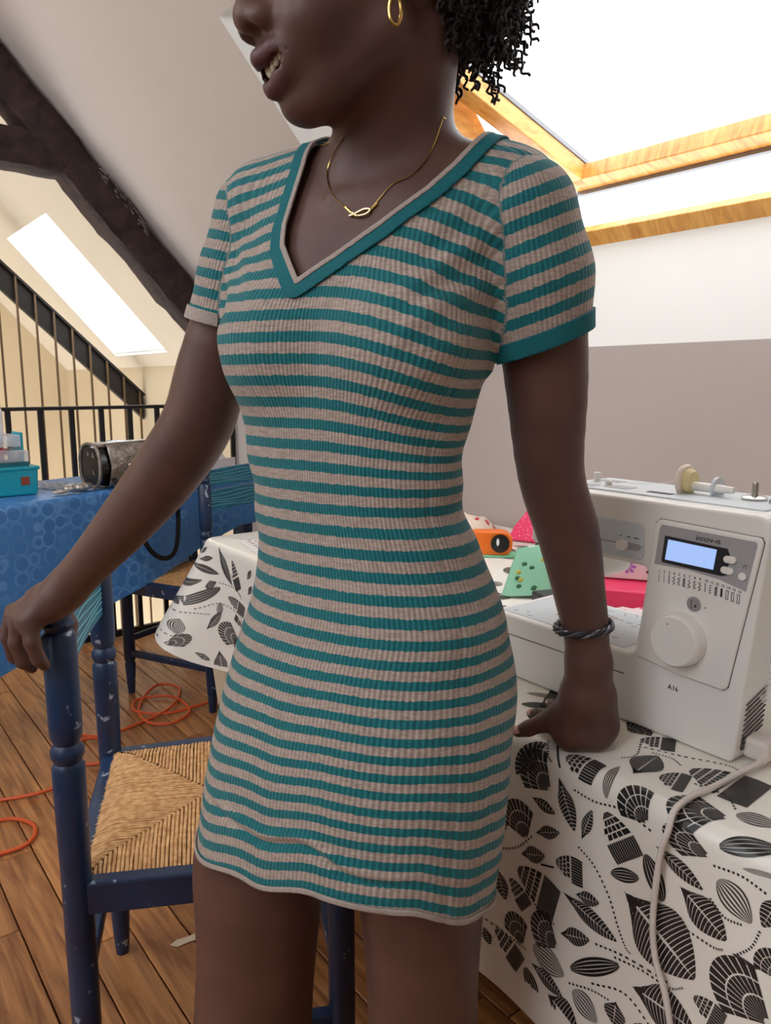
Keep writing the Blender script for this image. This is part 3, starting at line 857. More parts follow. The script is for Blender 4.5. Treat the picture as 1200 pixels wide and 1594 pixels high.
def make_chair(name, label, fw=.235, bw=.213, dep=.40, H=.925, sh=.445, dense=1.0):
    c = thing(name, label, 'chair', group='blue rush-seated chairs')
    # rear posts, turned above the seat
    for s in (-1, 1):
        prof = [(.013, 0), (.015, .02), (.021, .14), (.022, .30), (.022, sh + .03), (.0225, .50), (.0235, .60), (.0235, .645), (.019, .652), (.024, .662), (.024, .672), (.018, .681),
                (.0225, .692), (.0235, .71), (.0235, .845), (.018, .852), (.023, .862), (.018, .872), (.022, .885), (.021, .91), (.012, H)]
        MB().lathe(prof, 18, (s * bw, 0, 0)).build('rear_post', M_navy, c, smooth=True, angle=50)
        prof = [(.012, 0), (.015, .03), (.021, .12), (.017, .13), (.022, .14), (.022, sh - .02), (.02, sh + .015)]
        MB().lathe(prof, 16, (s * fw, dep, 0)).build('front_leg', M_navy, c, smooth=True, angle=50)
    # seat rails
    MB().bar((-bw, 0, sh - .012), (bw, 0, sh - .012), .026, .05).build('seat_rail', M_navy, c, bevel=.004)
    MB().bar((-fw, dep, sh - .012), (fw, dep, sh - .012), .026, .05).build('seat_rail', M_navy, c, bevel=.004)
    for s in (-1, 1):
        MB().bar((s * bw, 0, sh - .012), (s * fw, dep, sh - .012), .028, .052).build('seat_rail', M_navy, c, bevel=.004)
    # stretchers
    for s in (-1, 1):
        MB().bar((s * bw, 0, .165), (s * fw, dep, .165), .022, .026).build('stretcher', M_navy, c, bevel=.005)
    MB().bar((-bw, 0, .27), (bw, 0, .27), .02, .024).build('stretcher', M_navy, c, bevel=.005)
    MB().bar((-fw, dep, .22), (fw, dep, .22), .02, .024).build('stretcher', M_navy, c, bevel=.005)
    # curved back slats
    for z0, h in ((.755, .064), (.842, .052)):
        V, F = [], []
        n = 12
        for i in range(n + 1):
            u = i / n
            x = -bw + 2 * bw * u
            bowy = -.014 * math.sin(PI * u)
            top = z0 + h + .008 * math.sin(PI * u)
            for yy, zz in ((bowy - .007, z0 - .004 * math.sin(PI * u)), (bowy + .007, z0 - .004 * math.sin(PI * u)), (bowy + .007, top), (bowy - .007, top)):
                V.append((x, yy, zz))
        for i in range(n):
            for k in range(4):
                F.append((i * 4 + k, i * 4 + (k + 1) % 4, (i + 1) * 4 + (k + 1) % 4, (i + 1) * 4 + k))
        mb = MB().add(V, F)
        sl = mb.build('back_slat', M_teal_slat, c, smooth=True)
        ml = MB()
        for k in range(5):
            pts = []
            for i in range(25):
                u = .04 + .92 * i / 24
                pts.append((-bw + 2 * bw * u, -.014 * math.sin(PI * u) + .0072, z0 + h * (.14 + .18 * k) + .004 * math.sin(u * 9 + k)))
            ml.tube(pts, .0011, 4)
            ml.tube([(a, b - .0144, d) for a, b, d in pts], .0011, 4)
        ml.build('wavy_line', M_rush_line, sl)
    # rush weave
    inset = .008
    cor = [(-bw + inset, inset), (bw - inset, inset), (fw - inset, dep - inset), (-fw + inset, dep - inset)]
    def B(a, b):
        x = (1 - b) * ((1 - a) * cor[0][0] + a * cor[1][0]) + b * ((1 - a) * cor[3][0] + a * cor[2][0])
        y = (1 - b) * ((1 - a) * cor[0][1] + a * cor[1][1]) + b * ((1 - a) * cor[3][1] + a * cor[2][1])
        e = min(a, b, 1 - a, 1 - b)
        return Vector((x, y, sh + .010 + .016 * math.sin(min(1, e / .13) * PI / 2) - .008 * (e / .5)))
    mb = MB()
    n = int(58 * dense)
    for side in range(4):
        for i in range(n):
            a = (i + .5) / n
            L = min(a, 1 - a)
            pts = []
            ks = 6
            for k in range(ks + 1):
                d = L * k / ks
                if k == ks: d = L * 1.0
                q = {0: (a, d), 1: (1 - d, a), 2: (a, 1 - d), 3: (d, a)}[side]
                p = B(*q)
                p = p + Vector((random.uniform(-.0005, .0005), random.uniform(-.0005, .0005), random.uniform(-.0008, .0008)))
                pts.append(p)
            p0 = pts[0].copy()
            out = {0: Vector((0, -1, 0)), 1: Vector((1, 0, 0)), 2: Vector((0, 1, 0)), 3: Vector((-1, 0, 0))}[side]
            pts = [p0 + out * .004 + Vector((0, 0, -.016)), p0 + out * .003 + Vector((0, 0, -.005))] + pts
            mb.tube(pts, .0031 / dense * random.uniform(.85, 1.15), 5, caps=False)
    o = mb.build('rush_seat', M_rush, c, smooth=True, fix=False, angle=180)
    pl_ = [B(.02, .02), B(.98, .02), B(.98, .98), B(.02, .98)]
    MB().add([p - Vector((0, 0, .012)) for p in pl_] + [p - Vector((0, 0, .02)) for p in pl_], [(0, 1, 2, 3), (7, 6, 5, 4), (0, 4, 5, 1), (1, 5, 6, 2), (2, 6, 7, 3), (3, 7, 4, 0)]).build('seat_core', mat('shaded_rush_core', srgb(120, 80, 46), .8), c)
    return c
chair = make_chair('rush_seat_chair', 'blue chair with golden rush seat under the woman\'s hand in front')
mid = Vector(((.275 + .452) / 2, (1.123 + 1.51) / 2, 0))
chair.location = mid
chair.rotation_euler = (0, 0, math.atan2(-.909, -.416))
chair2 = copy_tree(chair)
chair2['label'] = 'blue rush-seated chair pushed up to the blue-clothed table in the background'
chair2.location = (1.332, 2.605, 0)
chair2.rotation_euler = (0, 0, math.atan2(.386, .923))

# ------------------------------------------------------------------ table with the blue cloth
M_blue = None
def blue_cloth():
    m, nt, p = new_mat('blue_waxed_cloth')
    tc = nt.nodes.new('ShaderNodeTexCoord')
    v = nt.nodes.new('ShaderNodeTexVoronoi'); v.feature = 'F1'; v.inputs['Scale'].default_value = 19; v.inputs['Randomness'].default_value = .3
    nt.links.new(tc.outputs['Object'], v.inputs['Vector'])
    r = nt.nodes.new('ShaderNodeValToRGB'); r.color_ramp.elements[0].position = .40; r.color_ramp.elements[1].position = .60
    r.color_ramp.elements[0].color = srgb(56, 116, 182); r.color_ramp.elements[1].color = srgb(62, 122, 188)
    e_ = r.color_ramp.elements.new(.50); e_.color = srgb(100, 156, 212)
    nt.links.new(v.outputs['Distance'], r.inputs['Fac'])
    n = nt.nodes.new('ShaderNodeTexNoise'); n.inputs['Scale'].default_value = 6
    nt.links.new(tc.outputs['Object'], n.inputs['Vector'])
    mx = nt.nodes.new('ShaderNodeMix'); mx.data_type = 'RGBA'
    rr = nt.nodes.new('ShaderNodeValToRGB'); rr.color_ramp.elements[0].position = .4; rr.color_ramp.elements[1].position = .62
    nt.links.new(n.outputs['Fac'], rr.inputs['Fac']); nt.links.new(rr.outputs['Color'], mx.inputs[0])
    mx.inputs[6].default_value = srgb(64, 124, 188); nt.links.new(r.outputs['Color'], mx.inputs[7])
    nt.links.new(mx.outputs[2], p.inputs['Base Color'])
    b = nt.nodes.new('ShaderNodeBump'); b.inputs['Strength'].default_value = .25; b.inputs['Distance'].default_value = .01
    nt.links.new(n.outputs['Fac'], b.inputs['Height']); nt.links.new(b.outputs['Normal'], p.inputs['Normal'])
    p.inputs['Roughness'].default_value = .42
    return m
M_blue = blue_cloth()
BZ = .82
FR = Vector((1.262, 2.905)); eL = Vector((-.923, -.386)); eI = Vector((-.386, .923))
def bt(l, d): q = FR + eL * l + eI * d; return (q.x, q.y)
polyBl = [bt(-.5, 0), bt(-.5, .48), bt(1.75, .48), bt(1.75, 0)]
cornerS = None
def dropBl(s, tt):
    # s starts at the corner before the first edge; front edge is the last one
    return .30 + .24 * max(-.3, min(1, (tt - s - .5) / .95)) if s > tt - 2.25 else .24
VV, FF, SBl, cBl, totBl = drape(polyBl, BZ + .003, .02, dropBl, lambda s, tt: .04, lambda s, t: .012 * math.sin(s * 11) * min(1, t / .3), nd=10)
clothBl = mesh_obj('tablecloth', VV, FF, M_blue, smooth=True)
tag(clothBl, 'blue waxed cloth with a bubble pattern on the background table', 'tablecloth')
tb = thing('dining_table', 'table under the blue cloth beside the stairwell balustrade', 'table', (*bt(.625, .24), 0), math.atan2(eL.y, eL.x))
MB().box(-1.10, 1.10, -.215, .215, BZ - .03, BZ).build('tabletop', M_table, tb)
for a in (-1.0, 1.0):
    for b in (-.17, .17): MB().box(a - .03, a + .03, b - .03, b + .03, 0, BZ - .03).build('leg', M_navy, tb)
RB = math.atan2(-eL.y, -eL.x)      # things on the blue table: local x to the right
# striped white cloth on the blue table top
M_stripecloth = mat('striped_napkin', srgb(206, 212, 224), .8)
M_bluestripe = mat('blue_napkin_stripe', srgb(92, 108, 148), .8)
nap = thing('striped_napkin', 'white napkin with blue check stripes flat on the blue cloth behind the teal box', 'napkin', (*bt(.42, .27), BZ + .0035), RB)
MB().box(-.09, .05, -.20, .18, 0, .003).build('cloth', M_stripecloth, nap)
for i in range(4):
    xx = -.075 + i * .034
    MB().box(xx, xx + .007, -.20, .18, .003, .0036).build('stripe', M_bluestripe, nap)
for i in range(8):
    yy = -.19 + i * .05
    MB().box(-.09, .05, yy, yy + .006, .0037, .0042).build('stripe', M_bluestripe, nap)
# ------------------------------------------------------------------ things on the blue table
M_tealbox = mat('teal_plastic', srgb(0, 158, 178), .4)
M_tealin = mat('dark_teal_plastic', srgb(0, 104, 116), .5)
M_brownlabel = mat('brown_label', srgb(150, 66, 42), .6)
M_clearp = clear('clear_box_plastic', (.95, .97, 1, 1), .38, .2)
M_whitep = mat('white_translucent_plastic', srgb(232, 228, 232), .35)
M_red = mat('red_trinket', srgb(206, 40, 50), .5)
M_creamt = mat('cream_trinket', srgb(238, 222, 208), .5)
bx = thing('sewing_box', 'open teal plastic sewing box with stacked clear trays on the blue table', 'box', (.655, 2.80, BZ + .0045), .08)
MB().prism([(-.34, .0), (-.002, 0), (.004, .095), (-.346, .095)], 0, .15, 'y').build('body', M_tealbox, bx, bevel=.006, segs=3)
MB().box(-.35, .008, -.004, .154, .085, .097).build('rim', M_tealbox, bx, bevel=.003)
MB().box(-.055, -.028, -.0035, .002, .035, .063).build('label_patch', M_brownlabel, bx, bevel=.001)
MB().box(-.33, -.02, .012, .14, .094, .112).build('inner_tray', M_tealin, bx, bevel=.003)
t1 = MB().box(-.34, -.022, .004, .146, .112, .152).build('clear_tray', M_clearp, bx, bevel=.004)
for k in range(16):
    MB().ball((-.31 + k * .0185, .02 + .09 * random.random(), .135 + .012 * random.random()), random.uniform(.009, .014), 8, 6).build('trinket', random.choice((M_red, M_creamt, M_creamt)), t1, smooth=True)
t2 = MB().box(-.34, -.04, .02, .14, .163, .203).build('clear_tray', M_clearp, bx, bevel=.004)
for k in range(12):
    MB().ball((-.31 + k * .022, .04 + .07 * random.random(), .18 + .012 * random.random()), random.uniform(.008, .013), 8, 6).build('trinket', random.choice((M_red, M_creamt, M_whitep)), t2, smooth=True)
MB().box(-.036, -.03, .03, .13, .112, .21).build('tray_hinge', M_tealbox, bx)
lid = MB()
lid.prism(rounded_rect(-.35, -.055, .165, .305, .03), .145, .156, 'y')
lidp = lid.build('lid', M_whitep, bx, bevel=.004)
MB().prism(rounded_rect(-.325, -.08, .19, .285, .02), .140, .146, 'y').build('lid_panel', M_creamt, lidp, bevel=.003)

M_silver = mat('crinkled_silver_leather', srgb(176, 166, 156), .34, .75, noise=.35, nscale=24, bump=.8, bscale=45)
M_blackpat = mat('black_patent_leather', srgb(14, 13, 14), .22)
M_studs = mat('steel_fitting', srgb(190, 186, 180), .25, 1.0)
bag = thing('handbag', 'silver and black leather handbag lying on the blue table', 'bag', (.86, 2.835, BZ + .0045), .28)
def bag_prof(sc, y):
    return [(y, 0)]
V, F = [], []
n, m = 22, 12
for i in range(m + 1):
    u = i / m
    x = -.02 + .30 * u
    sc = 1.0 - .12 * (2 * u - 1) ** 4
    for k in range(n):
        a = 2 * PI * k / n
        ry, rz = .065 * sc, .082 * sc
        cy, sz = math.cos(a), math.sin(a)
        y = ry * math.copysign(abs(cy) ** .75, cy)
        z = .082 + rz * math.copysign(abs(sz) ** .8, sz) * (1 if sz > 0 else 1)
        bumpy = .004 * math.sin(9 * u + 3 * a) + .003 * math.sin(5 * a + 2)
        V.append((x, y + bumpy, max(.0005, z + bumpy)))
for i in range(m):
    for k in range(n):
        F.append((i * n + k, i * n + (k + 1) % n, (i + 1) * n + (k + 1) % n, (i + 1) * n + k))
F += [tuple(range(n)), tuple(reversed(range(m * n, m * n + n)))]
MB().add(V, F).build('body', M_blackpat, bag, smooth=True, angle=60)
# silver flap over the top and front
V, F = [], []
for i in range(13):
    u = i / 12
    x = .012 + .27 * u
    for k in range(9):
        a = math.radians(150 - 200 * k / 8)
        a = math.radians(120 + 15 * k)          # from the top round the front (negative y)
        y = .0705 * math.copysign(abs(math.cos(a)) ** .75, math.cos(a)); z = .082 + .088 * math.copysign(abs(math.sin(a)) ** .8, math.sin(a))
        V.append((x + .002 * math.sin(k * 2), y - .004 + .003 * math.sin(u * 8 + k), z))
for i in range(12):
    for k in range(8): F.append((i * 9 + k, i * 9 + k + 1, (i + 1) * 9 + k + 1, (i + 1) * 9 + k))
fl = MB().add(V, F).build('flap', M_silver, bag, smooth=True, fix=False, angle=180)
md = fl.modifiers.new('thick', 'SOLIDIFY'); md.thickness = .004; md.offset = 1
MB().bar((-.015, -.03, .155), (.275, -.03, .16), .03, .014).build('silver_piping', M_silver, bag, bevel=.006, segs=3)
MB().bar((-.015, .03, .155), (.275, .03, .155), .03, .014).build('silver_piping', M_silver, bag, bevel=.006, segs=3)
MB().lathe([(.024, 0), (.024, .004), (.018, .007), (.012, .008)], 18, (.085, -.078, .085), 'y').build('turn_lock', M_blackpat, bag, smooth=True)
MB().ball((.088, -.087, .08), (.01, .006, .012), 10, 7).build('lock_knob', M_studs, bag, smooth=True)
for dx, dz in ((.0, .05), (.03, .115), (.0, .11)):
    MB().add([(-.0215 + dx * .1, -.03 + dx, dz), (-.0215, -.012 + dx, dz + .004), (-.0215, -.02 + dx, dz + .022)], [(0, 1, 2)]).build('patent_glint', M_silver, bag, fix=False)  # silver triangles stand for glints on the patent leather end
MB().tube([(-.021, .062 * math.copysign(abs(math.cos(a)) ** .75, math.cos(a)), max(.006, .082 + .080 * math.copysign(abs(math.sin(a)) ** .8, math.sin(a)))) for a in [2 * PI * k / 22 for k in range(22)]], .006, 8, closed=True).build('silver_edge', M_silver, bag, smooth=True, fix=False)
pts = spline([(.02, -.075, .04), (.03, -.135, -.01), (.05, -.15, -.10), (.10, -.15, -.22), (.16, -.155, -.27), (.215, -.155, -.25), (.24, -.15, -.14), (.26, -.11, -.01), (.262, -.05, .06)], 8)
V, F = [], []
for i, p in enumerate(pts):
    d = (pts[min(i + 1, len(pts) - 1)] - pts[max(i - 1, 0)]).normalized()
    s = d.cross(Vector((0, 1, 0))); s = s.normalized() if s.length > .2 else Vector((1, 0, 0))
    V += [p + s * .009, p - s * .009]
F = [(2 * i, 2 * i + 1, 2 * i + 3, 2 * i + 2) for i in range(len(pts) - 1)]
sp = MB().add(V, F).build('strap', M_blackpat, bag, fix=False)
md = sp.modifiers.new('thick', 'SOLIDIFY'); md.thickness = .004

pu = MB()
for k in range(5):
    pu.ball((.02 * k, .008 * math.sin(k * 2), .014), (.022, .02, .013 + .002 * (k % 2)), 10, 7)
pu.ball((-.03, .0, .006), (.04, .018, .006), 10, 7)
o = pu.build('silver_pouch', mat('silver_foil', srgb(214, 208, 200), .28, .85, noise=.3, nscale=40, bump=.9, bscale=60), smooth=True, loc=(.738, 2.745, BZ + .0082)); o.rotation_euler = (0, 0, .4)
tag(o, 'small crumpled silver pouch lying between the teal box and the handbag', 'pouch')
# crumpled clear package at the right end
V, F = [], []
gx, gy = 14, 10
for i in range(gx + 1):
    for j in range(gy + 1):
        u, v = i / gx, j / gy
        h = .17 * math.sin(PI * u) ** .5 * math.sin(PI * v) ** .7
        V.append((.30 * (u - .5), .2 * (v - .5), max(.001, h * (1 + random.uniform(-.3, .12)))))
for i in range(gx):
    for j in range(gy): F.append((i * (gy + 1) + j, (i + 1) * (gy + 1) + j, (i + 1) * (gy + 1) + j + 1, i * (gy + 1) + j + 1))
M_film = clear('crinkled_clear_film', (.97, .97, .97, 1), .62, .12)
pkg = thing('clear_package', 'crumpled clear plastic package on the blue table behind the far chair', 'package', (*bt(-.14, .12), BZ + .0045), RB)
MB().add(V, F).build('film', M_film, pkg, fix=False)
MB().box(-.15, .14, -.1, -.095, .0005, .06).build('paper_header', M_whitep, pkg)
for k in range(9):
    MB().ball((random.uniform(-.1, .1), random.uniform(-.05, .05), .03 + random.uniform(0, .03)), (.025, .02, .018), 8, 6).build('wrapped_item', random.choice((M_creamt, M_whitep)), pkg, smooth=True)

# ------------------------------------------------------------------ floor things
M_orange = mat('orange_cable_sheath', srgb(226, 96, 46), .45)
cable = [(1.34, 2.62), (1.12, 2.58), (.98, 2.60), (.90, 2.68), (.95, 2.78), (1.06, 2.72), (1.06, 2.56), (.97, 2.50), (.90, 2.56), (.93, 2.72), (1.05, 2.86), (1.12, 2.80), (1.02, 2.63), (.88, 2.58), (.74, 2.54), (.66, 2.62),
         (.60, 2.56), (.62, 2.40), (.70, 2.36), (.75, 2.45), (.70, 2.56), (.60, 2.50), (.56, 2.34), (.50, 2.28), (.38, 2.32), (.22, 2.40), (.08, 2.42), (.02, 2.3), (.12, 2.12), (.27, 2.05), (.38, 2.04), (.42, 2.12), (.37, 2.20), (.28, 2.19), (.1, 2.1), (-.1, 2.0)]
hs = [.0055 + .009 * (abs(math.sin(i * 1.7))) * (1 if i < 24 else .2) for i in range(len(cable))]
pts = spline([(a, b, h) for (a, b), h in zip(cable, hs)], 8)
o = MB().tube(pts, .0055, 8).build('extension_cable', M_orange, smooth=True, fix=False)
tag(o, 'orange extension cable coiled across the wooden floor', 'cable')
M_scrap = mat('pale_cloth_scrap', srgb(226, 204, 178), .9)
poly = [(-.035, -.008), (-.02, .004), (0, .006), (.02, .012), (.04, .02), (.042, .002), (.02, -.008), (0, -.012), (-.02, -.018)]
o = MB().prism(poly, 0, .0015, 'z').build('fabric_scrap', M_scrap, loc=(.575, 1.46, .0005)); o.rotation_euler = (0, 0, -.35)
tag(o, 'small pale fabric scrap lying on the floor beside the woman\'s leg', 'scrap')
M_bin = mat('cream_plastic', srgb(240, 226, 196), .45)
bn = thing('storage_bin', 'cream plastic storage bin on small dark feet under the draped corner', 'bin', (1.185, 2.31, 0), -.15)
prof = [(-.10, .075), (.14, .075), (.155, .36), (-.13, .36)]
MB().prism(prof, -.08, .08, 'y').build('body', M_bin, bn, bevel=.02, segs=3)
MB().box(-.138, .163, -.088, .088, .35, .37).build('rim', M_bin, bn, bevel=.008)
for a in (-.06, .10):
    for b in (-.05, .05): MB().lathe([(.012, 0), (.014, .02), (.014, .078)], 12, (a, b, 0)).build('foot', M_blackpat, bn, smooth=True)
M_paper = mat('printed_sheet_paper', srgb(232, 228, 226), .7)
sh = thing('pattern_sheet', 'white sheet with rows of small print on the table behind the woman', 'paper', (1.10, 1.84, .7535), -.2)
MB().box(-.14, .14, -.1, .1, 0, .001).build('sheet', M_paper, sh)
for r in range(6):
    for k in range(12):
        MB().box(-.12 + k * .02, -.12 + k * .02 + random.uniform(.006, .015), .075 - r * .028, .083 - r * .028, .001, .0013).build('print_mark', M_brownlabel if (r % 3 == 1) else M_ink2, sh)
# ------------------------------------------------------------------ sewing machine
TZ = .7545
M_shell = mat('white_glossy_plastic', srgb(240, 236, 230), .32)
M_shell2 = mat('pale_grey_plastic', srgb(206, 212, 216), .4)
M_grey = mat('satin_grey_panel', srgb(168, 166, 168), .4)
M_dark = mat('charcoal_plastic', srgb(44, 42, 46), .4)
M_line = mat('dark_seam', srgb(96, 92, 90), .6)
M_inkm = mat('dark_print', srgb(40, 38, 40), .6)
M_screen = glow('lit_display', srgb(160, 190, 245), .22)
M_cordw = mat('white_cord', srgb(226, 216, 208), .5)
sm = thing('sewing_machine', 'white electronic sewing machine with a small lit display on the leaf-print oilcloth', 'sewing machine', (.845, .424, TZ), -PI / 2)
def arc(cx, cz, r, a0, a1, n=5): return [(cx + r * math.cos(math.radians(a0 + (a1 - a0) * i / n)), cz + r * math.sin(math.radians(a0 + (a1 - a0) * i / n))) for i in range(n + 1)]
prof = [(-.40, 0.0), (-.004, 0.0), (.0, .01), (.006, .10), (.022, .275)] + arc(.004, .282, .018, 0, 90, 5) + [(-.30, .30)] + arc(-.306, .282, .018, 90, 180, 4) + [(-.324, .222), (-.32, .215), (-.138, .215)] \
    + arc(-.138, .203, .012, 90, 0, 4)[1:] + [(-.140, .115)] + arc(-.154, .109, .014, 0, -90, 4) + [(-.40, .095), (-.406, .088), (-.406, .006)]
body = MB().prism(prof, 0, .165, 'y').build('body', M_shell, sm, bevel=.009, segs=4)
# seam of the accessory compartment in the bed, and its end face
MB().box(-.407, -.155, -.0006, .002, .0645, .0658).build('bed_seam', M_line, body)
bedtop = MB().box(-.39, -.165, .012, .155, .0945, .0962).build('bed_plate', M_shell2, body, bevel=.001)
for k in range(26):
    a, b = random.uniform(-.38, -.18), random.uniform(.02, .145)
    L, an = random.uniform(.004, .016), random.choice((0, .5, 1.2, 2.2))
    MB().bar((a, b, .0963), (a + L * math.cos(an), b + L * math.sin(an), .0963), .0009, .0004).build('bed_mark', M_line, bedtop)
MB().box(-.32, -.25, .055, .115, .0955, .0972).build('needle_plate', M_studs, body, bevel=.001)
# needle head
hd = MB().box(-.318, -.245, .02, .14, .165, .217).build('needle_head', M_shell, sm, bevel=.012, segs=3)
MB().lathe([(.004, .0), (.004, .06)], 10, (-.282, .08, .13)).build('presser_bar', M_studs, hd)
MB().box(-.294, -.270, .06, .1, .120, .132).build('presser_foot', M_studs, hd, bevel=.002)
# arm: recessed-looking cover plate and speed slider
plate = MB().prism(rounded_rect(-.30, -.135, .222, .270, .008), -.0016, .002, 'y').build('arm_plate', M_shell2, sm, bevel=.001)
MB().box(-.30, -.136, -.0022, -.001, .2395, .2402).build('plate_seam', M_line, plate)
MB().prism(rounded_rect(-.1745, -.1395, .2335, .2425, .0044), -.0025, .001, 'y').build('slider_slot', M_grey, plate)
MB().prism(rounded_rect(-.1735, -.157, .2315, .2445, .0062), -.008, 0, 'y').build('slider_knob', M_shell, plate, bevel=.001)
for dx, nn in ((-.171, 1), (-.160, 2), (-.150, 3)):
    for k in range(nn): MB().box(dx + k * .0026, dx + k * .0026 + .0018, -.0022, -.001, .2490, .2504).build('speed_mark', M_inkm, plate)
# front control panel
pf = [(-.1135, .2795), (.0135, .2755), (.0165, .270), (-.0125, .092), (-.0180, .087), (-.075, .0885), (-.1335, .0955), (-.1370, .101), (-.1195, .274)]
panel = MB().prism(pf, -.004, .002, 'y').build('control_panel', M_shell, sm, bevel=.0028, segs=3)
pg = [(-.109, .2735), (.0085, .2705), (.0105, .267), (.0015, .212), (-.03, .2195), (-.07, .2235), (-.1165, .2225), (-.112, .268)]
upper = MB().prism(pg, -.0047, -.003, 'y').build('grey_panel', M_grey, panel)
seam = MB()
for a, b in zip(pf, pf[1:] + pf[:1]):
    seam.bar((a[0], -.0005, a[1]), (b[0], -.0005, b[1]), .0012, .0012)
seam.build('panel_seam', M_line, panel)
bz = [(-.1035, .2605), (-.0235, .2575), (-.0195, .2490), (-.0225, .2265), (-.0285, .2245), (-.1055, .2268), (-.1065, .2300)]
bez = MB().prism(bz, -.0058, -.004, 'y').build('display_bezel', M_dark, panel)
MB().prism([(-.0985, .2565), (-.0355, .2545), (-.0385, .2300), (-.1015, .2310)], -.0062, -.0050, 'y').build('display', M_screen, bez)
def flat(x, z, y=-.0049): return Matrix.Translation((x, y, z)) @ Matrix.Rotation(PI / 2, 4, 'X')
text_mesh('brand_lettering', 'innov-\u0131s', .0100, M_inkm, panel, flat(-.0635, .2612, -.005))
for x, z in ((-.0190, .2455), (-.0215, .2325)):
    MB().prism(rounded_rect(x - .0075, x + .0075, z - .0042, z + .0042, .0041), -.0078, -.004, 'y').build('button', M_shell, panel, bevel=.0008)
MB().lathe([(.0046, 0), (.0046, .0036)], 16, (-.003, -.0078, .2290), 'y').build('button', M_shell, panel, bevel=.0008)
text_mesh('button_symbol', '\u2229', .006, M_inkm, panel, flat(-.0035, .2385, -.005))
# stitch chart 1..16
def chart_z(x): return .2155 - .35 * (x + .075) ** 2 * 3.2 - .00
kinds = ['line', 'line', 'thick', 'zig', 'zig', 'zig2', 'curl', 'curl', 'zig', 'dots', 'comb', 'chev', 'bar', 'hole', 'hole', 'hole']
for i in range(16):
    x = -.1095 + i * .00685
    z = chart_z(x)
    text_mesh('stitch_number', str(i + 1), .0043, M_inkm, panel, flat(x - .001, z - .0015, -.0043))
    mb = MB(); z0, z1 = z - .0035, z - .0145; y0, y1 = -.0044, -.0038; k = kinds[i]
    if k == 'line':
        for j in range(4): mb.box(x, x + .0005, y0, y1, z0 - j * .0027 - .002, z0 - j * .0027)
    elif k == 'thick':
        for j in range(5): mb.box(x - .0004, x + .0009, y0, y1, z0 - j * .0022 - .0015, z0 - j * .0022)
    elif k in ('zig', 'zig2', 'curl', 'chev'):
        n = 5
        for j in range(n):
            za, zb = z0 + (z1 - z0) * j / n, z0 + (z1 - z0) * (j + 1) / n
            s = .0016 if j % 2 else -.0016
            mb.bar((x - s, y0, za), (x + s, y0, zb), .0005, .0005)
            if k in ('zig2', 'chev'): mb.bar((x + s * .6, y0, za), (x - s, y0, zb), .0005, .0005)
    elif k == 'dots':
        for j in range(6): mb.box(x - .0006, x + .0006, y0, y1, z0 - j * .0018 - .001, z0 - j * .0018)
    elif k == 'comb':
        mb.box(x - .0012, x - .0007, y0, y1, z1, z0)
        for j in range(4): mb.box(x - .001, x + .0015, y0, y1, z0 - j * .003 - .0005, z0 - j * .003)
    elif k == 'bar': mb.box(x - .0012, x + .0012, y0, y1, z1 + .001, z0)
    else:
        mb.box(x - .0016, x - .001, y0, y1, z1, z0); mb.box(x + .001, x + .0016, y0, y1, z1, z0); mb.box(x - .0016, x + .0016, y0, y1, z0 - .0006, z0); mb.box(x - .0016, x + .0016, y0, y1, z1, z1 + .0006)
    mb.build('stitch_symbol', M_inkm, panel)
g = MB().lathe([(.0092, 0), (.0092, .0022)], 24, (-.0605, -.0054, .1830), 'y').build('gauge_ring', M_grey, panel, bevel=.0005)
MB().lathe([(.0078, 0), (.0078, .0006)], 24, (-.0605, -.0059, .1830), 'y').build('gauge_face', mat('gauge_grey', srgb(150, 148, 148), .5), g)
MB().ball((-.0575, -.0062, .1815), (.0016, .0006, .0016), 8, 5).build('gauge_dot', M_inkm, g)
for k in range(4): MB().box(-.0635, -.0622, -.0062, -.0056, .178 + k * .0026, .1794 + k * .0026).build('gauge_mark', M_inkm, g)
text_mesh('gauge_symbol', '\u2310', .006, M_inkm, panel, flat(-.047, .1800, -.0043))
dial = MB().lathe([(.0330, 0), (.0335, -.002), (.0325, -.012), (.0315, -.018), (.0295, -.0205), (0.0005, -.0212)], 44, (-.0735, -.004, .1365), 'y').build('selector_dial', M_shell, panel, smooth=True, angle=30)
MB().ball((-.081, -.0252, .157), (.0014, .0006, .0014), 8, 5).build('dial_dot', M_grey, dial)
pts = [(-.0735 + .036 * math.cos(math.radians(a)), -.0044, .1365 + .036 * math.sin(math.radians(a))) for a in range(150, 196, 5)]
MB().tube(pts, .0006, 4).build('turn_arrow', M_inkm, panel)
text_mesh('model_lettering', 'A16', .0088, M_inkm, body, flat(-.0905, .0655, -.0004))
# top deck
deck = MB().box(-.30, .0, .030, .145, .2985, .3025).build('top_deck', M_shell2, sm, bevel=.002)
MB().box(-.17, -.135, .05, .06, .3022, .3032).build('deck_mark', M_inkm, deck)
for x0, x1, y0, y1 in ((-.29, -.25, .04, .06), (-.24, -.20, .05, .075), (-.29, -.25, .1, .12)):
    MB().box(x0, x1, y0, y1, .3020, .3032).build('deck_slot', M_grey, deck, bevel=.0006)
MB().lathe([(.005, 0), (.005, .006), (.003, .008)], 10, (-.245, .07, .302)).build('thread_guide', M_shell, deck, smooth=True)
MB().lathe([(.006, 0), (.004, .010), (.005, .014)], 10, (-.28, .09, .302)).build('thread_guide', M_shell, deck, smooth=True)
tg = MB().tube(spline([(-.245, .07, .309), (-.2, .085, .3075), (-.145, .088, .316)], 6), .0004, 4).build('thread', M_whitep, deck)
sp_ = MB().lathe([(.021, 0), (.022, .003), (.020, .006), (.010, .007)], 28, (-.140, .088, .318), 'x').build('spool_cap', M_creamt, deck, smooth=True, angle=30)
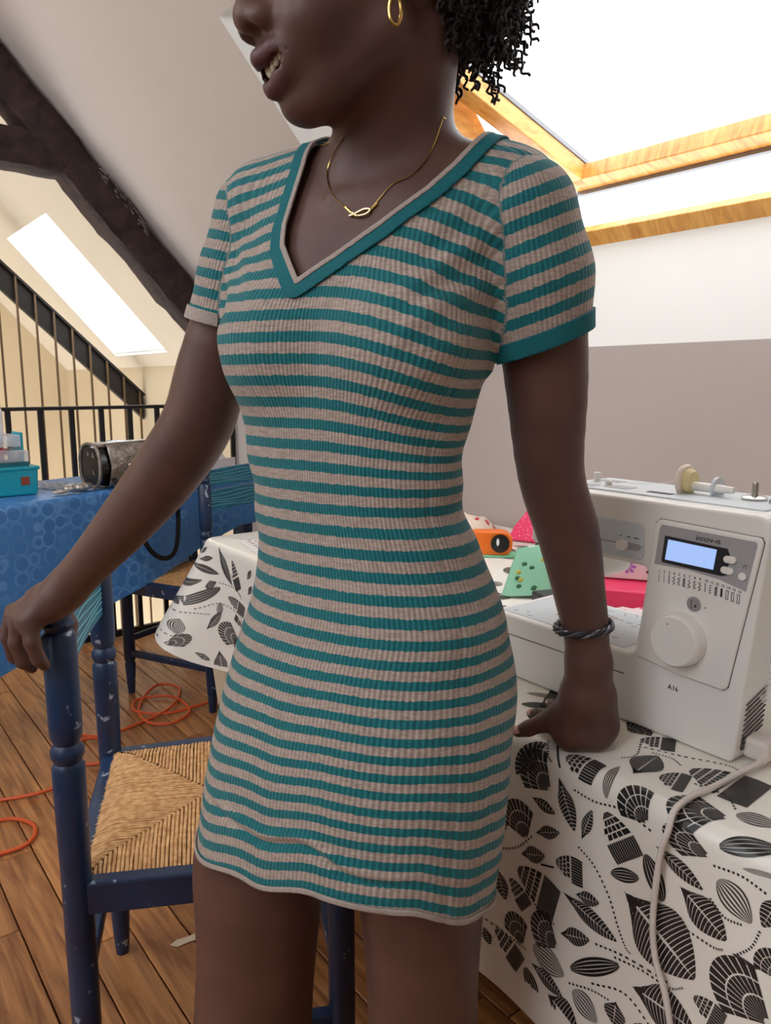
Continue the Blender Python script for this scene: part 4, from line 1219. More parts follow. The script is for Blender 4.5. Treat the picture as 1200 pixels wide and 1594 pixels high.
MB().lathe([(.0155, .006), (.0165, .010), (.013, .015)], 24, (-.140, .088, .318), 'x').build('thread_spool', mat('pale_yellow_thread', srgb(232, 214, 160), .7), sp_, smooth=True)
MB().lathe([(.006, .014), (.006, .045), (.004, .07)], 14, (-.140, .088, .312), 'x').build('spool_pin', M_shell, sp_, smooth=True)
MB().lathe([(.001, -.002), (.015, 0), (.015, .004), (.001, .006)], 20, (-.098, .095, .311), 'x').build('spool_rest', M_shell2, deck, smooth=True)
bw_ = MB().lathe([(.015, 0), (.0155, .003), (.012, .005), (.004, .0055), (.004, .020), (.0035, .022)], 20, (-.047, .095, .3025)).build('bobbin_winder', M_studs, deck, smooth=True, angle=30)
MB().lathe([(.011, 0), (.011, .004), (.009, .006), (.005, .0065), (.005, .012)], 18, (-.012, .085, .3025)).build('bobbin_stop', M_studs, deck, smooth=True, angle=30)
hw = MB().lathe([(.014, 0), (.036, .002), (.038, .008), (.038, .022), (.034, .026), (.001, .027)], 32, (.0205, .085, .215), 'x').build('hand_wheel', M_shell, sm, smooth=True, angle=30)
# right side: vents and socket
for k in range(9):
    z = .0195 + k * .0066
    x = .0005 + .06 * z + .0002
    MB().bar((x, .012, z), (x + .0004, .060, z + .0145), .0012, .0018, up=(1, 0, 0)).build('vent_slit', M_line, body)
plug = MB().box(-.002, .030, .020, .052, .004, .030).build('plug', M_cordw, sm, bevel=.006, segs=3)
MB().box(.0005, .0022, .014, .020, .014, .030).build('socket_edge', M_dark, sm)
# crinkled film hanging at the side
V, F = [], []
for i in range(12):
    for j in range(12):
        u, v = i / 11, j / 11
        x = .012 + .05 * (v) ** 1.4 * .35 + random.uniform(-.004, .004) + .004 * math.sin(9 * u + 5 * v)
        V.append((x + .004, .02 + .13 * u, .078 + (.075 + .02 * math.sin(4 * u)) * v))
for i in range(11):
    for j in range(11): F.append((i * 12 + j, (i + 1) * 12 + j, (i + 1) * 12 + j + 1, i * 12 + j + 1))
MB().add(V, F).build('protective_film', clear('milky_film', (1, 1, 1, 1), .35, .25), sm, fix=False)

cordpts = [(.872, .400, TZ + .012), (.850, .398, TZ + .010), (.816, .405, TZ + .004), (.772, .407, TZ + .0035), (.735, .411, TZ + .003), (.700, .409, TZ + .0005), (.6900, .409, .735), (.6885, .416, .699), (.6880, .419, .629), (.6870, .413, .586), (.6860, .397, .548), (.6855, .385, .49), (.684, .375, .36), (.674, .37, .2), (.64, .36, .05), (.58, .33, .0065), (.4, .25, .0065)]
o = MB().tube(spline(cordpts, 8), .0036, 10).build('power_cord', M_cordw, smooth=True, fix=False)
tag(o, 'white power cord running from the sewing machine over the table edge', 'cord')
rl = MB().tube(spline([(.885, .404, TZ + .016), (.872, .400, TZ + .0125), (.860, .3985, TZ + .011)], 6), [.0065 - .0012 * (i % 2) for i in range(13)], 10).build('strain_relief', M_cordw, o, smooth=True)

# ------------------------------------------------------------------ haberdashery on the table behind
def heap(name, label, cat, loc, rx, ry, h, material, n=14, seed=1, rotz=0):
    r = random.Random(seed)
    V, F = [], []
    for i in range(n + 1):
        for j in range(n + 1):
            u, v = 2 * i / n - 1, 2 * j / n - 1
            d = max(0, 1 - (u * u + v * v) ** 1.2)
            z = h * d ** .6 * (1 + .25 * math.sin(5 * u + seed) * math.cos(4 * v)) + .15 * h * r.random() * (d > 0)
            V.append((rx * u * (1 - .15 * abs(v)), ry * v * (1 - .15 * abs(u)), max(.0006, z)))
    for i in range(n):
        for j in range(n): F.append((i * (n + 1) + j, (i + 1) * (n + 1) + j, (i + 1) * (n + 1) + j + 1, i * (n + 1) + j + 1))
    o = MB().add(V, F).build(name, material, smooth=True, fix=False, loc=loc, angle=180)
    o.rotation_euler = (0, 0, rotz)
    return tag(o, label, cat)
def spotted(name, base, spots, scale=30, thr=.28, rough=.8):
    m, nt, p = new_mat(name)
    tc = nt.nodes.new('ShaderNodeTexCoord'); v = nt.nodes.new('ShaderNodeTexVoronoi'); v.inputs['Scale'].default_value = scale
    nt.links.new(tc.outputs['Object'], v.inputs['Vector'])
    r = nt.nodes.new('ShaderNodeValToRGB'); r.color_ramp.interpolation = 'CONSTANT'
    r.color_ramp.elements[0].color = spots; r.color_ramp.elements[1].color = base; r.color_ramp.elements[1].position = thr
    nt.links.new(v.outputs['Distance'], r.inputs['Fac']); nt.links.new(r.outputs['Color'], p.inputs['Base Color'])
    p.inputs['Roughness'].default_value = rough
    return m
M_redfloral = spotted('red_flowered_cotton', srgb(232, 214, 196), srgb(196, 62, 58), 26, .34)
M_pinkdot = spotted('pink_dotted_cotton', srgb(232, 62, 104), srgb(248, 150, 170), 120, .25)
M_dkfloral = spotted('dark_flowered_cotton', srgb(120, 96, 104), srgb(214, 90, 130), 60, .3)
M_mint = mat('mint_cotton', srgb(150, 210, 176), .7)
heap('folded_fabric', 'red and cream flowered fabric heaped against the wall behind the woman', 'fabric', (1.58, 1.70, TZ), .14, .10, .05, M_redfloral, seed=2)
heap('striped_fabric', 'cream striped fabric laid against the wall behind the flowered heap', 'fabric', (1.66, 1.93, TZ), .10, .10, .03, mat('cream_striped_cotton', srgb(206, 190, 164), .8, col2=srgb(164, 146, 120), nscale=6, stretch=(1, 14, 1)), seed=5)
heap('fabric_remnant', 'dark flowered remnant beside the sewing machine bed', 'fabric', (1.07, 1.005, TZ), .04, .045, .012, M_dkfloral, seed=3)
heap('fabric_piece', 'pink flowered fabric piece behind the machine under the pink case', 'fabric', (1.215, .80, TZ), .10, .09, .022, spotted('pink_flowered_cotton', srgb(226, 206, 206), srgb(206, 96, 130), 40, .3), seed=4)
# pink peaked pouch
pk_ = thing('peaked_pouch', 'pink dotted fabric pouch with a pointed top against the wall', 'pouch', (1.685, 1.49, TZ), .35)
MB().add([(-.075, -.05, 0), (.075, -.05, 0), (.075, .05, 0), (-.075, .05, 0), (-.055, -.035, .04), (.06, -.035, .045), (.06, .035, .045), (-.055, .035, .04), (.03, -.005, .115), (.055, .005, .115)],
         [(3, 2, 1, 0), (0, 1, 5, 4), (1, 2, 6, 5), (2, 3, 7, 6), (3, 0, 4, 7), (4, 5, 8), (5, 6, 9, 8), (6, 7, 9), (7, 4, 8, 9)]).build('body', M_pinkdot, pk_, bevel=.012, segs=3, smooth=True)
MB().tube(spline([(-.06, -.045, .035), (0, -.052, .045), (.062, -.045, .045)], 6), .003, 6).build('zip', mat('dark_pink_zip', srgb(176, 30, 70), .6), pk_, smooth=True)
# orange tape holder with black reel
og = thing('tape_dispenser', 'orange plastic dispenser with a black round reel beside the woman', 'dispenser', (1.435, 1.395, TZ), -.75)
MB().prism(rounded_rect(-.075, .045, .0, .066, .028), -.022, .022, 'y').build('case', mat('orange_plastic', srgb(240, 116, 24), .35), og, bevel=.006, segs=3)
rr_ = MB().lathe([(.024, 0), (.024, .006), (.016, .008), (.001, .0085)], 24, (.012, -.0305, .036), 'y').build('reel', M_blackpat, og, smooth=True, angle=30)
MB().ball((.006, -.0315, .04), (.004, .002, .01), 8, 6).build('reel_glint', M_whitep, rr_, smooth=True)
MB().box(-.09, .07, -.028, .028, -.0005, .004).build('foot', mat('mint_plastic', srgb(130, 206, 160), .5), og)
# mint zip pouch
gp = thing('zip_pouch', 'mint green zip pouch with yellow flower embroidery standing behind the machine', 'pouch', (1.215, 1.075, TZ), -.62)
V, F = [], []
n, m = 14, 8
for i in range(n + 1):
    u = i / n
    for j in range(m + 1):
        v = j / m
        th = .026 * (1 - v) ** .7 + .002
        x = (-.06 + .12 * u) * (1 - .12 * v)
        V.append((x + .03 * v, -th * math.sin(PI * u) ** .4 + .03 * v, .095 * v + .006 * math.sin(PI * u)))
for i in range(n):
    for j in range(m): F.append((i * (m + 1) + j, (i + 1) * (m + 1) + j, (i + 1) * (m + 1) + j + 1, i * (m + 1) + j + 1))
k0 = len(V)
V += [(x, 2 * .03 * z / .095 - y + .002, z) for x, y, z in V]
F += [tuple(reversed([i + k0 for i in f])) for f in F]
pb_ = MB().add(V, F).build('body', M_mint, gp, smooth=True, fix=False, angle=180)
MB().tube([(-.03 + .03, .03, .097), (.083, .03, .097)], .004, 6).build('zip', mat('pale_zip', srgb(214, 236, 222), .6), gp, smooth=True)
M_yel = mat('yellow_thread', srgb(220, 206, 90), .7); M_dkg = mat('dark_green_thread', srgb(62, 116, 84), .7)
for k in range(9):
    u, v = random.uniform(.15, .6), random.uniform(.12, .8)
    th = .026 * (1 - v) ** .7 + .003
    x = (-.06 + .12 * u) * (1 - .12 * v) + .03 * v
    MB().ball((x, -th * math.sin(PI * u) ** .4 + .03 * v - .0005, .095 * v + .004), (.006, .0015, .005), 8, 5).build('flower', random.choice((M_yel, M_yel, M_dkg)), pb_, smooth=True)
# clear bag with print
pb2 = thing('printed_bag', 'crumpled clear plastic bag with dark printed symbols behind the mint pouch', 'bag', (1.53, 1.20, TZ), -.6)
V, F = [], []
for i in range(13):
    for j in range(13):
        u, v = i / 12, j / 12
        V.append((.2 * (u - .5), .16 * (v - .5), max(.001, .085 * (math.sin(PI * u) * math.sin(PI * v)) ** .5 * random.uniform(.75, 1.1))))
for i in range(12):
    for j in range(12): F.append((i * 13 + j, (i + 1) * 13 + j, (i + 1) * 13 + j + 1, i * 13 + j + 1))
MB().add(V, F).build('film', clear('bag_film', (.96, .96, 1, 1), .55, .2), pb2, fix=False)
text_mesh('print', '\u25b3 PE', .03, M_inkm, pb2, Matrix.Translation((-.06, -.076, .025)) @ Matrix.Rotation(1.2, 4, 'X'))
sc_ = thing('fabric_scissors', 'dark scissor handles lying against the clear bag behind the mint pouch', 'scissors', (1.345, 1.13, TZ + .001), -.5)
for s in (-1, 1):
    pts = [(.032 * math.cos(a) * .7 + .022 * s, .0, .052 + .034 * math.sin(a)) for a in [2 * PI * k / 18 for k in range(18)]]
    MB().tube(pts, .006, 8, closed=True).build('handle', M_dark, sc_, smooth=True, fix=False)
    MB().bar((.01 * s, 0, .02), (-.06 * s * .1 - .08, 0, .006), .012, .003).build('blade', M_studs, sc_)
o = MB().box(-.045, .045, -.03, .03, 0, .04).build('black_box', M_dark, loc=(1.165, .955, TZ), bevel=.004); o.rotation_euler = (0, 0, -.35)
tag(o, 'small black box between the mint pouch and the sewing machine', 'box')
# pink case with flowers
pc = thing('flower_case', 'open pink case lined with flower-print fabric seen under the machine arm', 'case', (1.335, .925, TZ + .001), -1.0)
M_pink = mat('hot_pink_plastic', srgb(232, 48, 96), .4)
MB().prism([(-.085, -.05), (-.06, -.07), (.06, -.07), (.085, -.05), (.085, .05), (-.085, .05)], 0, .038, 'z').build('base', M_pink, pc, bevel=.006, segs=3)
MB().box(-.08, .08, .035, .05, .03, .085).build('lid', M_pink, pc, bevel=.005)
lin = MB().prism(rounded_rect(-.072, .088, .040, .092, .01), .020, .033, 'y').build('flower_lining', mat('white_print_cotton', srgb(240, 226, 226), .8), pc, bevel=.003)
for fx, fz, mt_ in ((-.05, .062, mat('green_print', srgb(130, 176, 60), .7)), (.005, .068, mat('lilac_print', srgb(176, 126, 206), .7)), (.055, .064, mat('plum_print', srgb(110, 70, 96), .7))):
    mb = MB()
    for a in range(7):
        t = 2 * PI * a / 7
        c, s = math.cos(t), math.sin(t)
        mb.add([(fx, .0193, fz), (fx + .012 * c - .004 * s, .0193, fz + .012 * s + .004 * c), (fx + .017 * c, .0193, fz + .017 * s), (fx + .012 * c + .004 * s, .0193, fz + .012 * s - .004 * c)], [(0, 1, 2, 3)])
    mb.build('flower_print', mt_, lin, fix=False)
# ------------------------------------------------------------------ the woman: implicit surfaces
# built in a frame turned like the photograph (x right, y away, z up), later rotated into the room
def C(u, v, y):
    a, b = (u - 600) / 1200.0, (797 - v) / 1200.0
    d = np.array([a, CP + b * SP, -SP + b * CP])
    return np.array([0, 0, CAM_H]) + d * (y / d[1])

def smin(a, b, k):
    h = np.clip(0.5 + 0.5 * (b - a) / k, 0, 1)
    return b + (a - b) * h - k * h * (1 - h)
def smax(a, b, k): return -smin(-a, -b, k)

class Cone:
    def __init__(s, a, b, r1, r2):
        s.a, s.b, s.r1, s.r2 = np.array(a, float), np.array(b, float), r1, r2
        R = max(r1, r2)
        s.lo = np.minimum(s.a, s.b) - R; s.hi = np.maximum(s.a, s.b) + R
    def __call__(s, X, Y, Z):
        ab = s.b - s.a; L = ab @ ab
        px, py, pz = X - s.a[0], Y - s.a[1], Z - s.a[2]
        t = np.clip((px * ab[0] + py * ab[1] + pz * ab[2]) / max(L, 1e-9), 0, 1)
        return np.sqrt((px - t * ab[0]) ** 2 + (py - t * ab[1]) ** 2 + (pz - t * ab[2]) ** 2) - (s.r1 + (s.r2 - s.r1) * t)
class Ell:
    def __init__(s, c, r, ax=None):
        s.c, s.r = np.array(c, float), np.array(r, float)
        s.ax = np.eye(3) if ax is None else np.array(ax, float)
        e = np.sqrt(((s.ax * s.r[:, None]) ** 2).sum(0))
        s.lo, s.hi = s.c - e, s.c + e
    def __call__(s, X, Y, Z):
        px, py, pz = X - s.c[0], Y - s.c[1], Z - s.c[2]
        k0 = 0; k1 = 0
        for i in range(3):
            q = px * s.ax[i, 0] + py * s.ax[i, 1] + pz * s.ax[i, 2]
            k0 = k0 + (q / s.r[i]) ** 2; k1 = k1 + (q / s.r[i] ** 2) ** 2
        k0 = np.sqrt(k0); k1 = np.sqrt(k1)
        return k0 * (k0 - 1) / np.maximum(k1, 1e-6)

def smooth_table(zs, vals, n=400):
    """monotone-ish smooth interpolation table over z"""
    zs, vals = np.array(zs), np.array(vals)
    o = np.argsort(zs); zs, vals = zs[o], vals[o]
    zz = np.linspace(zs[0], zs[-1], n)
    lin = np.interp(zz, zs, vals)
    k = 17
    ker = np.hanning(k + 2)[1:-1]; ker /= ker.sum()
    pad = np.concatenate([np.full(k // 2, lin[0]), lin, np.full(k // 2, lin[-1])])
    return zz, np.convolve(pad, ker, 'valid')

class Torso:
    def __init__(s, rows, grow=0.0, zlo=None):
        # rows: v, left, right, y, depth ratio, turn (deg)
        z, cx, cy, A, B, PH = [], [], [], [], [], []
        for v, Lp, Rp, y, ratio, ph in rows:
            c = C((Lp + Rp) / 2, v, y)
            w = (C(Rp, v, y)[0] - C(Lp, v, y)[0]) / 2 * 0.975
            p = math.radians(ph)
            a = w / math.sqrt(math.cos(p) ** 2 + (ratio * math.sin(p)) ** 2)
            z.append(c[2]); cx.append(c[0]); cy.append(y); A.append(a); B.append(a * ratio); PH.append(p)
        s.zz, s.cx = smooth_table(z, cx)
        s.cy = smooth_table(z, cy)[1]; s.A = smooth_table(z, A)[1]; s.B = smooth_table(z, B)[1]; s.PH = smooth_table(z, PH)[1]
        s.grow = grow
        s.zlo = s.zz[0] if zlo is None else zlo
        s.zhi = s.zz[-1]
        s.lo = np.array([s.cx.min() - s.A.max(), s.cy.min() - s.A.max(), s.zlo]); s.hi = np.array([s.cx.max() + s.A.max(), s.cy.max() + s.A.max(), s.zhi])
    def local(s, X, Y, Z):
        f = lambda t: np.interp(Z, s.zz, t)
        ph = f(s.PH); dx, dy = X - f(s.cx), Y - f(s.cy)
        c, sn = np.cos(ph), np.sin(ph)
        return dx * c - dy * sn, -dx * sn - dy * c, f(s.A), f(s.B)
    def __call__(s, X, Y, Z):
        l, fr, a, b = s.local(X, Y, Z)
        n = 2.25
        k = (np.abs(l / a) ** n + np.abs(fr / b) ** n) ** (1 / n)
        d = (k - 1) * np.minimum(a, b) * 0.95 - s.grow
        d = smax(d, Z - s.zhi, 0.03)
        return np.maximum(d, s.zlo - Z)

ROWS = [
    (270, 480, 730, .885, .50, 26), (320, 405, 785, .88, .50, 26), (380, 360, 790, .875, .54, 26), (440, 344, 782, .87, .58, 26), (500, 338, 772, .868, .60, 27), (560, 348, 758, .866, .61, 28),
    (610, 360, 742, .864, .62, 29), (660, 371, 727, .862, .63, 30), (720, 382, 714, .860, .65, 31), (780, 391, 716, .858, .67, 32), (830, 396, 735, .857, .68, 33), (880, 396, 757, .856, .69, 34), (940, 385, 779, .855, .70, 35),
    (1000, 364, 778, .854, .70, 36), (1080, 341, 784, .852, .70, 37), (1160, 322, 782, .850, .69, 37), (1240, 307, 774, .848, .67, 36), (1320, 296, 762, .846, .66, 35), (1400, 286, 752, .844, .65, 34), (1500, 276, 742, .842, .64, 33)]
torso = Torso(ROWS)
# body axes at bust height
PHB = math.radians(27)
LB3 = np.array([math.cos(PHB), -math.sin(PHB), 0]); FB3 = np.array([-math.sin(PHB), -math.cos(PHB), 0])
bust_c = np.array([np.interp(C(560, 545, .866)[2], torso.zz, torso.cx), .866, C(560, 545, .866)[2]])
AXB = np.array([LB3, FB3, [0, 0, 1]])
def bodypt(l, f, z):
    cx, cy = np.interp(z, torso.zz, torso.cx), np.interp(z, torso.zz, torso.cy)
    return np.array([cx, cy, 0]) + LB3 * l + FB3 * f + np.array([0, 0, z])
bustL = Ell(bodypt(.080, .060, bust_c[2] + .002), (.064, .046, .060), AXB)
bustR = Ell(bodypt(-.066, .060, bust_c[2] + .002), (.060, .044, .058), AXB)
PHH = math.radians(36)
AXH = np.array([[math.cos(PHH), -math.sin(PHH), 0], [-math.sin(PHH), -math.cos(PHH), 0], [0, 0, 1]])
zb = C(560, 1060, .853)[2]
hipc = np.array([np.interp(zb, torso.zz, torso.cx), .853, zb])
butt = [Ell(hipc + AXH[0] * s * .075 - AXH[1] * .062, (.075, .060, .09), AXH) for s in (-1, 1)]
# shoulders
shL, shR = C(812, 334, .815), C(402, 336, .945)
neck0 = C(606, 235, .895)
trapL = Cone(C(640, 282, .885), C(790, 308, .835), .050, .050)
trapR = Cone(C(560, 292, .905), C(420, 318, .935), .050, .048)
chestcap = Ell(bodypt(0, -.005, C(600, 345, .875)[2]), (.150, .075, .080), AXB)
dress_torso = [(torso, .0), (bustL, .035), (bustR, .035), (butt[0], .04), (butt[1], .04), (chestcap, .04), (trapL, .035), (trapR, .035)]
EL, NL = C(846, 532, .835), np.array([.36, .10, -.93]); NL /= np.linalg.norm(NL)
ER, NR = C(320, 497, .955), np.array([-.22, .10, -.96]); NR /= np.linalg.norm(NR)
class Capped:
    """a cone ended by a plane"""
    def __init__(s, c, e, n): s.c, s.e, s.n, s.lo, s.hi, s.a, s.b = c, e, n, c.lo, c.hi, c.a, c.b
    def __call__(s, X, Y, Z):
        return np.maximum(s.c(X, Y, Z), (X - s.e[0]) * s.n[0] + (Y - s.e[1]) * s.n[1] + (Z - s.e[2]) * s.n[2] - .007)
slL = [Cone(shL, C(832, 430, .825), .0560, .0575), Capped(Cone(C(832, 430, .825), C(844, 640, .845), .0575, .0545), EL, NL)]
slR = [Cone(shR, C(376, 430, .950), .0510, .0480), Capped(Cone(C(376, 430, .950), C(330, 590, .960), .0490, .0480), ER, NR)]
armL_pts = [(shL, .046), (C(836, 440, .828), .0470), (C(850, 590, .842), .0430), (C(857, 735, .858), .0355), (C(884, 830, .872), .0340), (C(902, 925, .882), .0285), (C(912, 985, .887), .0250), (C(916, 1040, .889), .0240)]
armR_pts = [(shR, .041), (C(374, 440, .95), .0405), (C(332, 570, .96), .0415), (C(309, 655, .968), .0425), (C(262, 730, .985), .0415), (C(200, 808, 1.005), .0360), (C(140, 876, 1.02), .0285), (C(100, 920, 1.03), .0265)]
def chain(pts, sub=4):
    """tapering chain resampled smoothly"""
    P = [np.append(p, r) for p, r in pts]
    n = len(P); out = []
    for i in range(n - 1):
        p0 = P[i - 1] if i else 2 * P[0] - P[1]
        p3 = P[i + 2] if i + 2 < n else 2 * P[-1] - P[-2]
        for k in range(sub):
            t = k / sub
            out.append(.5 * (2 * P[i] + (P[i + 1] - p0) * t + (2 * p0 - 5 * P[i] + 4 * P[i + 1] - p3) * t * t + (3 * P[i] - p0 - 3 * P[i + 1] + p3) * t ** 3))
    out.append(P[-1])
    return [Cone(a[:3], b[:3], a[3], b[3]) for a, b in zip(out[:-1], out[1:])]

# ---- head frame: origin between the ears, f forward, l towards her left, u up
HY = math.radians(65)
HF = np.array([-math.sin(HY), -math.cos(HY), 0]); HL = np.array([math.cos(HY), -math.sin(HY), 0]); HU = np.array([0, 0, 1.0])
NOSE = C(366, 27, .765)
HO = NOSE - HF * .135 + HU * .023
AXF = np.array([HF, HL, HU])
def hp(f, l, u): return HO + HF * f + HL * l + HU * u
def hell(f, l, u, rf, rl, ru, tilt=0.0):
    ax = AXF
    if tilt:
        c, s = math.cos(tilt), math.sin(tilt)
        ax = np.array([HF * c + HU * s, HL, -HF * s + HU * c])
    return Ell(hp(f, l, u), (rf, rl, ru), ax)
HEAD = [  # (prim, k)
    (hell(-.012, 0, .070, .112, .084, .105), .0),
    (hell(.045, 0, .005, .066, .064, .080), .03),
    (hell(.056, 0, -.046, .050, .049, .046), .025),
    (Cone(hp(.004, .055, -.030), hp(.060, .022, -.084), .019, .0150), .022), (Cone(hp(.004, -.055, -.030), hp(.060, -.022, -.084), .019, .0150), .022),
    (hell(.0715, 0, -.0905, .0205, .022, .0155), .014),
    (hell(.070, .036, -.026, .030, .026, .025), .02), (hell(.070, -.036, -.026, .030, .026, .025), .02),
    (hell(.0935, 0, -.058, .0180, .031, .0200), .016),
    (hell(.090, .033, .048, .018, .026, .012), .016), (hell(.090, -.033, .048, .018, .026, .012), .016),
    (Cone(hp(.104, 0, .038), hp(.122, 0, -.014), .0095, .0125), .014),
    (hell(.1215, 0, -.022, .0150, .0165, .0135), .008),
    (hell(.113, .0175, -.0255, .0150, .0105, .0110), .006), (hell(.113, -.0175, -.0255, .0150, .0105, .0110), .006),
    # lips
    (Cone(hp(.1125, 0, -.0540), hp(.1055, .018, -.0500), .0088, .0080), .004), (Cone(hp(.1055, .018, -.0500), hp(.086, .037, -.0450), .0080, .0042), .004),
    (Cone(hp(.1125, 0, -.0540), hp(.1055, -.018, -.0500), .0088, .0080), .004), (Cone(hp(.1055, -.018, -.0500), hp(.086, -.037, -.0450), .0080, .0042), .004),
    (Cone(hp(.1000, 0, -.0790), hp(.0955, .018, -.0720), .0086, .0082), .004), (Cone(hp(.0955, .018, -.0720), hp(.085, .036, -.0520), .0082, .0042), .004),
    (Cone(hp(.1000, 0, -.0790), hp(.0955, -.018, -.0720), .0086, .0082), .004), (Cone(hp(.0955, -.018, -.0720), hp(.085, -.036, -.0520), .0082, .0042), .004),
    # eyelids
    (hell(.0885, .033, .0385, .0150, .0175, .0095), .004), (hell(.0885, -.033, .0385, .0150, .0175, .0095), .004),
    (hell(.0865, .033, .0135, .0140, .0165, .0065), .004), (hell(.0865, -.033, .0135, .0140, .0165, .0065), .004),
    # ears
    (hell(.010, .078, .026, .019, .009, .032, -.2), .006), (hell(.010, -.078, .026, .019, .009, .032, -.2), .006),
]
HEAD_CUT = [  # (prim, k)
    (Cone(hp(.1080, 0, -.0668), hp(.1015, .020, -.0605), .0068, .0066), .003), (Cone(hp(.1015, .020, -.0605), hp(.0910, .034, -.0498), .0066, .0034), .003),
    (Cone(hp(.1080, 0, -.0668), hp(.1015, -.020, -.0605), .0068, .0066), .003), (Cone(hp(.1015, -.020, -.0605), hp(.0910, -.034, -.0498), .0066, .0034), .003),
    (Cone(hp(.0985, 0, -.0660), hp(.0930, .020, -.0600), .0075, .0062), .003), (Cone(hp(.0985, 0, -.0660), hp(.0930, -.020, -.0600), .0075, .0062), .003),
    (hell(.1205, .0105, -.0345, .0075, .0055, .0060), .003), (hell(.1205, -.0105, -.0345, .0075, .0055, .0060), .003),
    (hell(.112, .034, .026, .014, .019, .010), .010), (hell(.112, -.034, .026, .014, .019, .010), .010),
    (hell(.014, .088, .030, .010, .006, .018, -.2), .004), (hell(.014, -.088, .030, .010, .006, .018, -.2), .004),
]
NECK = [(Cone(hp(-.030, 0, -.03), C(606, 300, .895), .060, .060), .03), (Cone(hp(-.012, .0, -.050), C(572, 285, .856), .036, .034), .02),
        (Cone(hp(-.045, .045, -.01), C(545, 300, .838), .014, .010), .012)]
# clavicles
CLAV = [(Cone(C(520, 312, .822), C(650, 292, .812), .006, .005), .012)]

# ---- hands
def finger(pts, rs): return [Cone(pts[i], pts[i + 1], rs[i], rs[i + 1]) for i in range(len(pts) - 1)]
HANDL = [(Cone(C(917, 1035, .888), C(914, 1080, .892), .0265, .029), .012),
         (Cone(C(905, 1085, .892), C(884, 1132, .900), .027, .023), .012), (Cone(C(926, 1085, .892), C(938, 1128, .898), .026, .021), .012),
         (Cone(C(890, 1145, .893), C(928, 1146, .893), .0185, .0185), .012)]
FINGL = [finger([C(872, 1112, .905), C(846, 1125, .912), C(822, 1134, .918), C(806, 1139, .922)], [.0165, .0115, .0098, .0075]),          # thumb
         finger([C(880, 1120, .915), C(858, 1116, .942), C(838, 1113, .960), C(828, 1112, .968)], [.013, .010, .0088, .007]),
         finger([C(895, 1122, .915), C(880, 1108, .955), C(865, 1100, .985), C(856, 1096, 1.0)], [.013, .010, .0088, .007]),
         finger([C(912, 1122, .915), C(903, 1105, .958), C(892, 1095, .990), C(886, 1091, 1.005)], [.013, .010, .0088, .007]),
         finger([C(930, 1122, .912), C(926, 1108, .945), C(920, 1100, .965), C(917, 1097, .975)], [.012, .0092, .008, .0065])]
HANDR = [(Cone(C(102, 918, 1.03), C(82, 938, 1.035), .0265, .027), .012),
         (Cone(C(84, 934, 1.02), C(44, 968, 1.01), .0235, .0165), .012), (Cone(C(78, 928, 1.05), C(30, 955, 1.065), .0235, .0165), .012),
         (Cone(C(60, 942, 1.035), C(32, 965, 1.035), .024, .018), .012)]
FINGR = [finger([C(46, 966, 1.005), C(50, 1000, .998), C(60, 1026, 1.003), C(70, 1036, 1.015)], [.0130, .0108, .0095, .0078]),
         finger([C(30, 962, 1.02), C(26, 1000, 1.015), C(36, 1030, 1.02), C(50, 1040, 1.03)], [.0130, .0110, .0096, .0078]),
         finger([C(22, 958, 1.045), C(14, 992, 1.045), C(22, 1022, 1.05), C(38, 1032, 1.055)], [.0128, .0108, .0094, .0078]),
         finger([C(20, 952, 1.07), C(12, 980, 1.075), C(20, 1005, 1.08), C(36, 1012, 1.08)], [.0118, .0098, .0086, .0072]),
         finger([C(88, 936, 1.055), C(100, 952, 1.085), C(110, 972, 1.088), C(112, 988, 1.080)], [.0165, .0115, .0102, .0082])]
# ---- legs
def leg(u0, u1, y, hw0, hw1):
    p = [C(u0, 1300, y), C(u0, 1430, y), C(u1, 1594, y)]
    r = [hw0 * 1.08, hw0, hw1]
    kn = p[2].copy(); kn[2] -= .06
    an = kn.copy(); an[2] = .085; an[1] += .02
    cf = kn.copy(); cf[2] = .28; cf[1] += .015
    return [(p[0], r[0]), (p[1], r[1]), (p[2], r[2]), (kn, r[2] * .92), (cf, .054), (an, .034)]
LEGR = leg(402, 394, .890, .0670, .0650)
LEGL = leg(656, 658, .805, .0580, .0530)
def foot(an):
    a = an.copy(); a[2] = .03
    heel = a + np.array([.01, .03, 0]); ball = a + np.array([-.06, -.12, -.006]); toe = a + np.array([-.085, -.165, -.012])
    return [Cone(an, heel, .034, .028), Cone(heel, ball, .028, .030), Cone(ball, toe, .028, .018)]

BODY_UNION = []
def addu(lst, k=None):
    for it in lst:
        if isinstance(it, tuple): BODY_UNION.append(it if k is None else (it[0], k))
        else: BODY_UNION.append((it, k))
class Shift:
    """the same shape drawn in by a little (skin under cloth)"""
    def __init__(s, p, d, zmin=None):
        s.p, s.d, s.zmin = p, d, zmin
        s.lo, s.hi = p.lo.copy(), p.hi.copy()
        if zmin is not None: s.lo[2] = zmin
    def __call__(s, X, Y, Z):
        r = s.p(X, Y, Z) + s.d
        return r if s.zmin is None else np.maximum(r, s.zmin - Z)
SKIN_IN = .0065
for pr, k in dress_torso:
    addu([(Shift(pr, SKIN_IN, .70 if pr is torso else None), max(k, .03))])
addu(chain(LEGR), .03); addu(chain(LEGL), .03)
for f_ in (foot(LEGR[-1][0]), foot(LEGL[-1][0])): addu(f_, .02)
addu(NECK)
addu(CLAV)
NB_TORSO = len(BODY_UNION)
addu(HEAD)
for ch_ in (chain(armL_pts), chain(armR_pts)):
    addu(ch_[:6], .014); addu(ch_[6:], .006)
addu(HANDL); addu(HANDR)
for f_ in FINGL: addu(f_[:1], .008); addu(f_[1:], .004)
for f_ in FINGR: addu(f_[:1], .008); addu(f_[1:], .004)

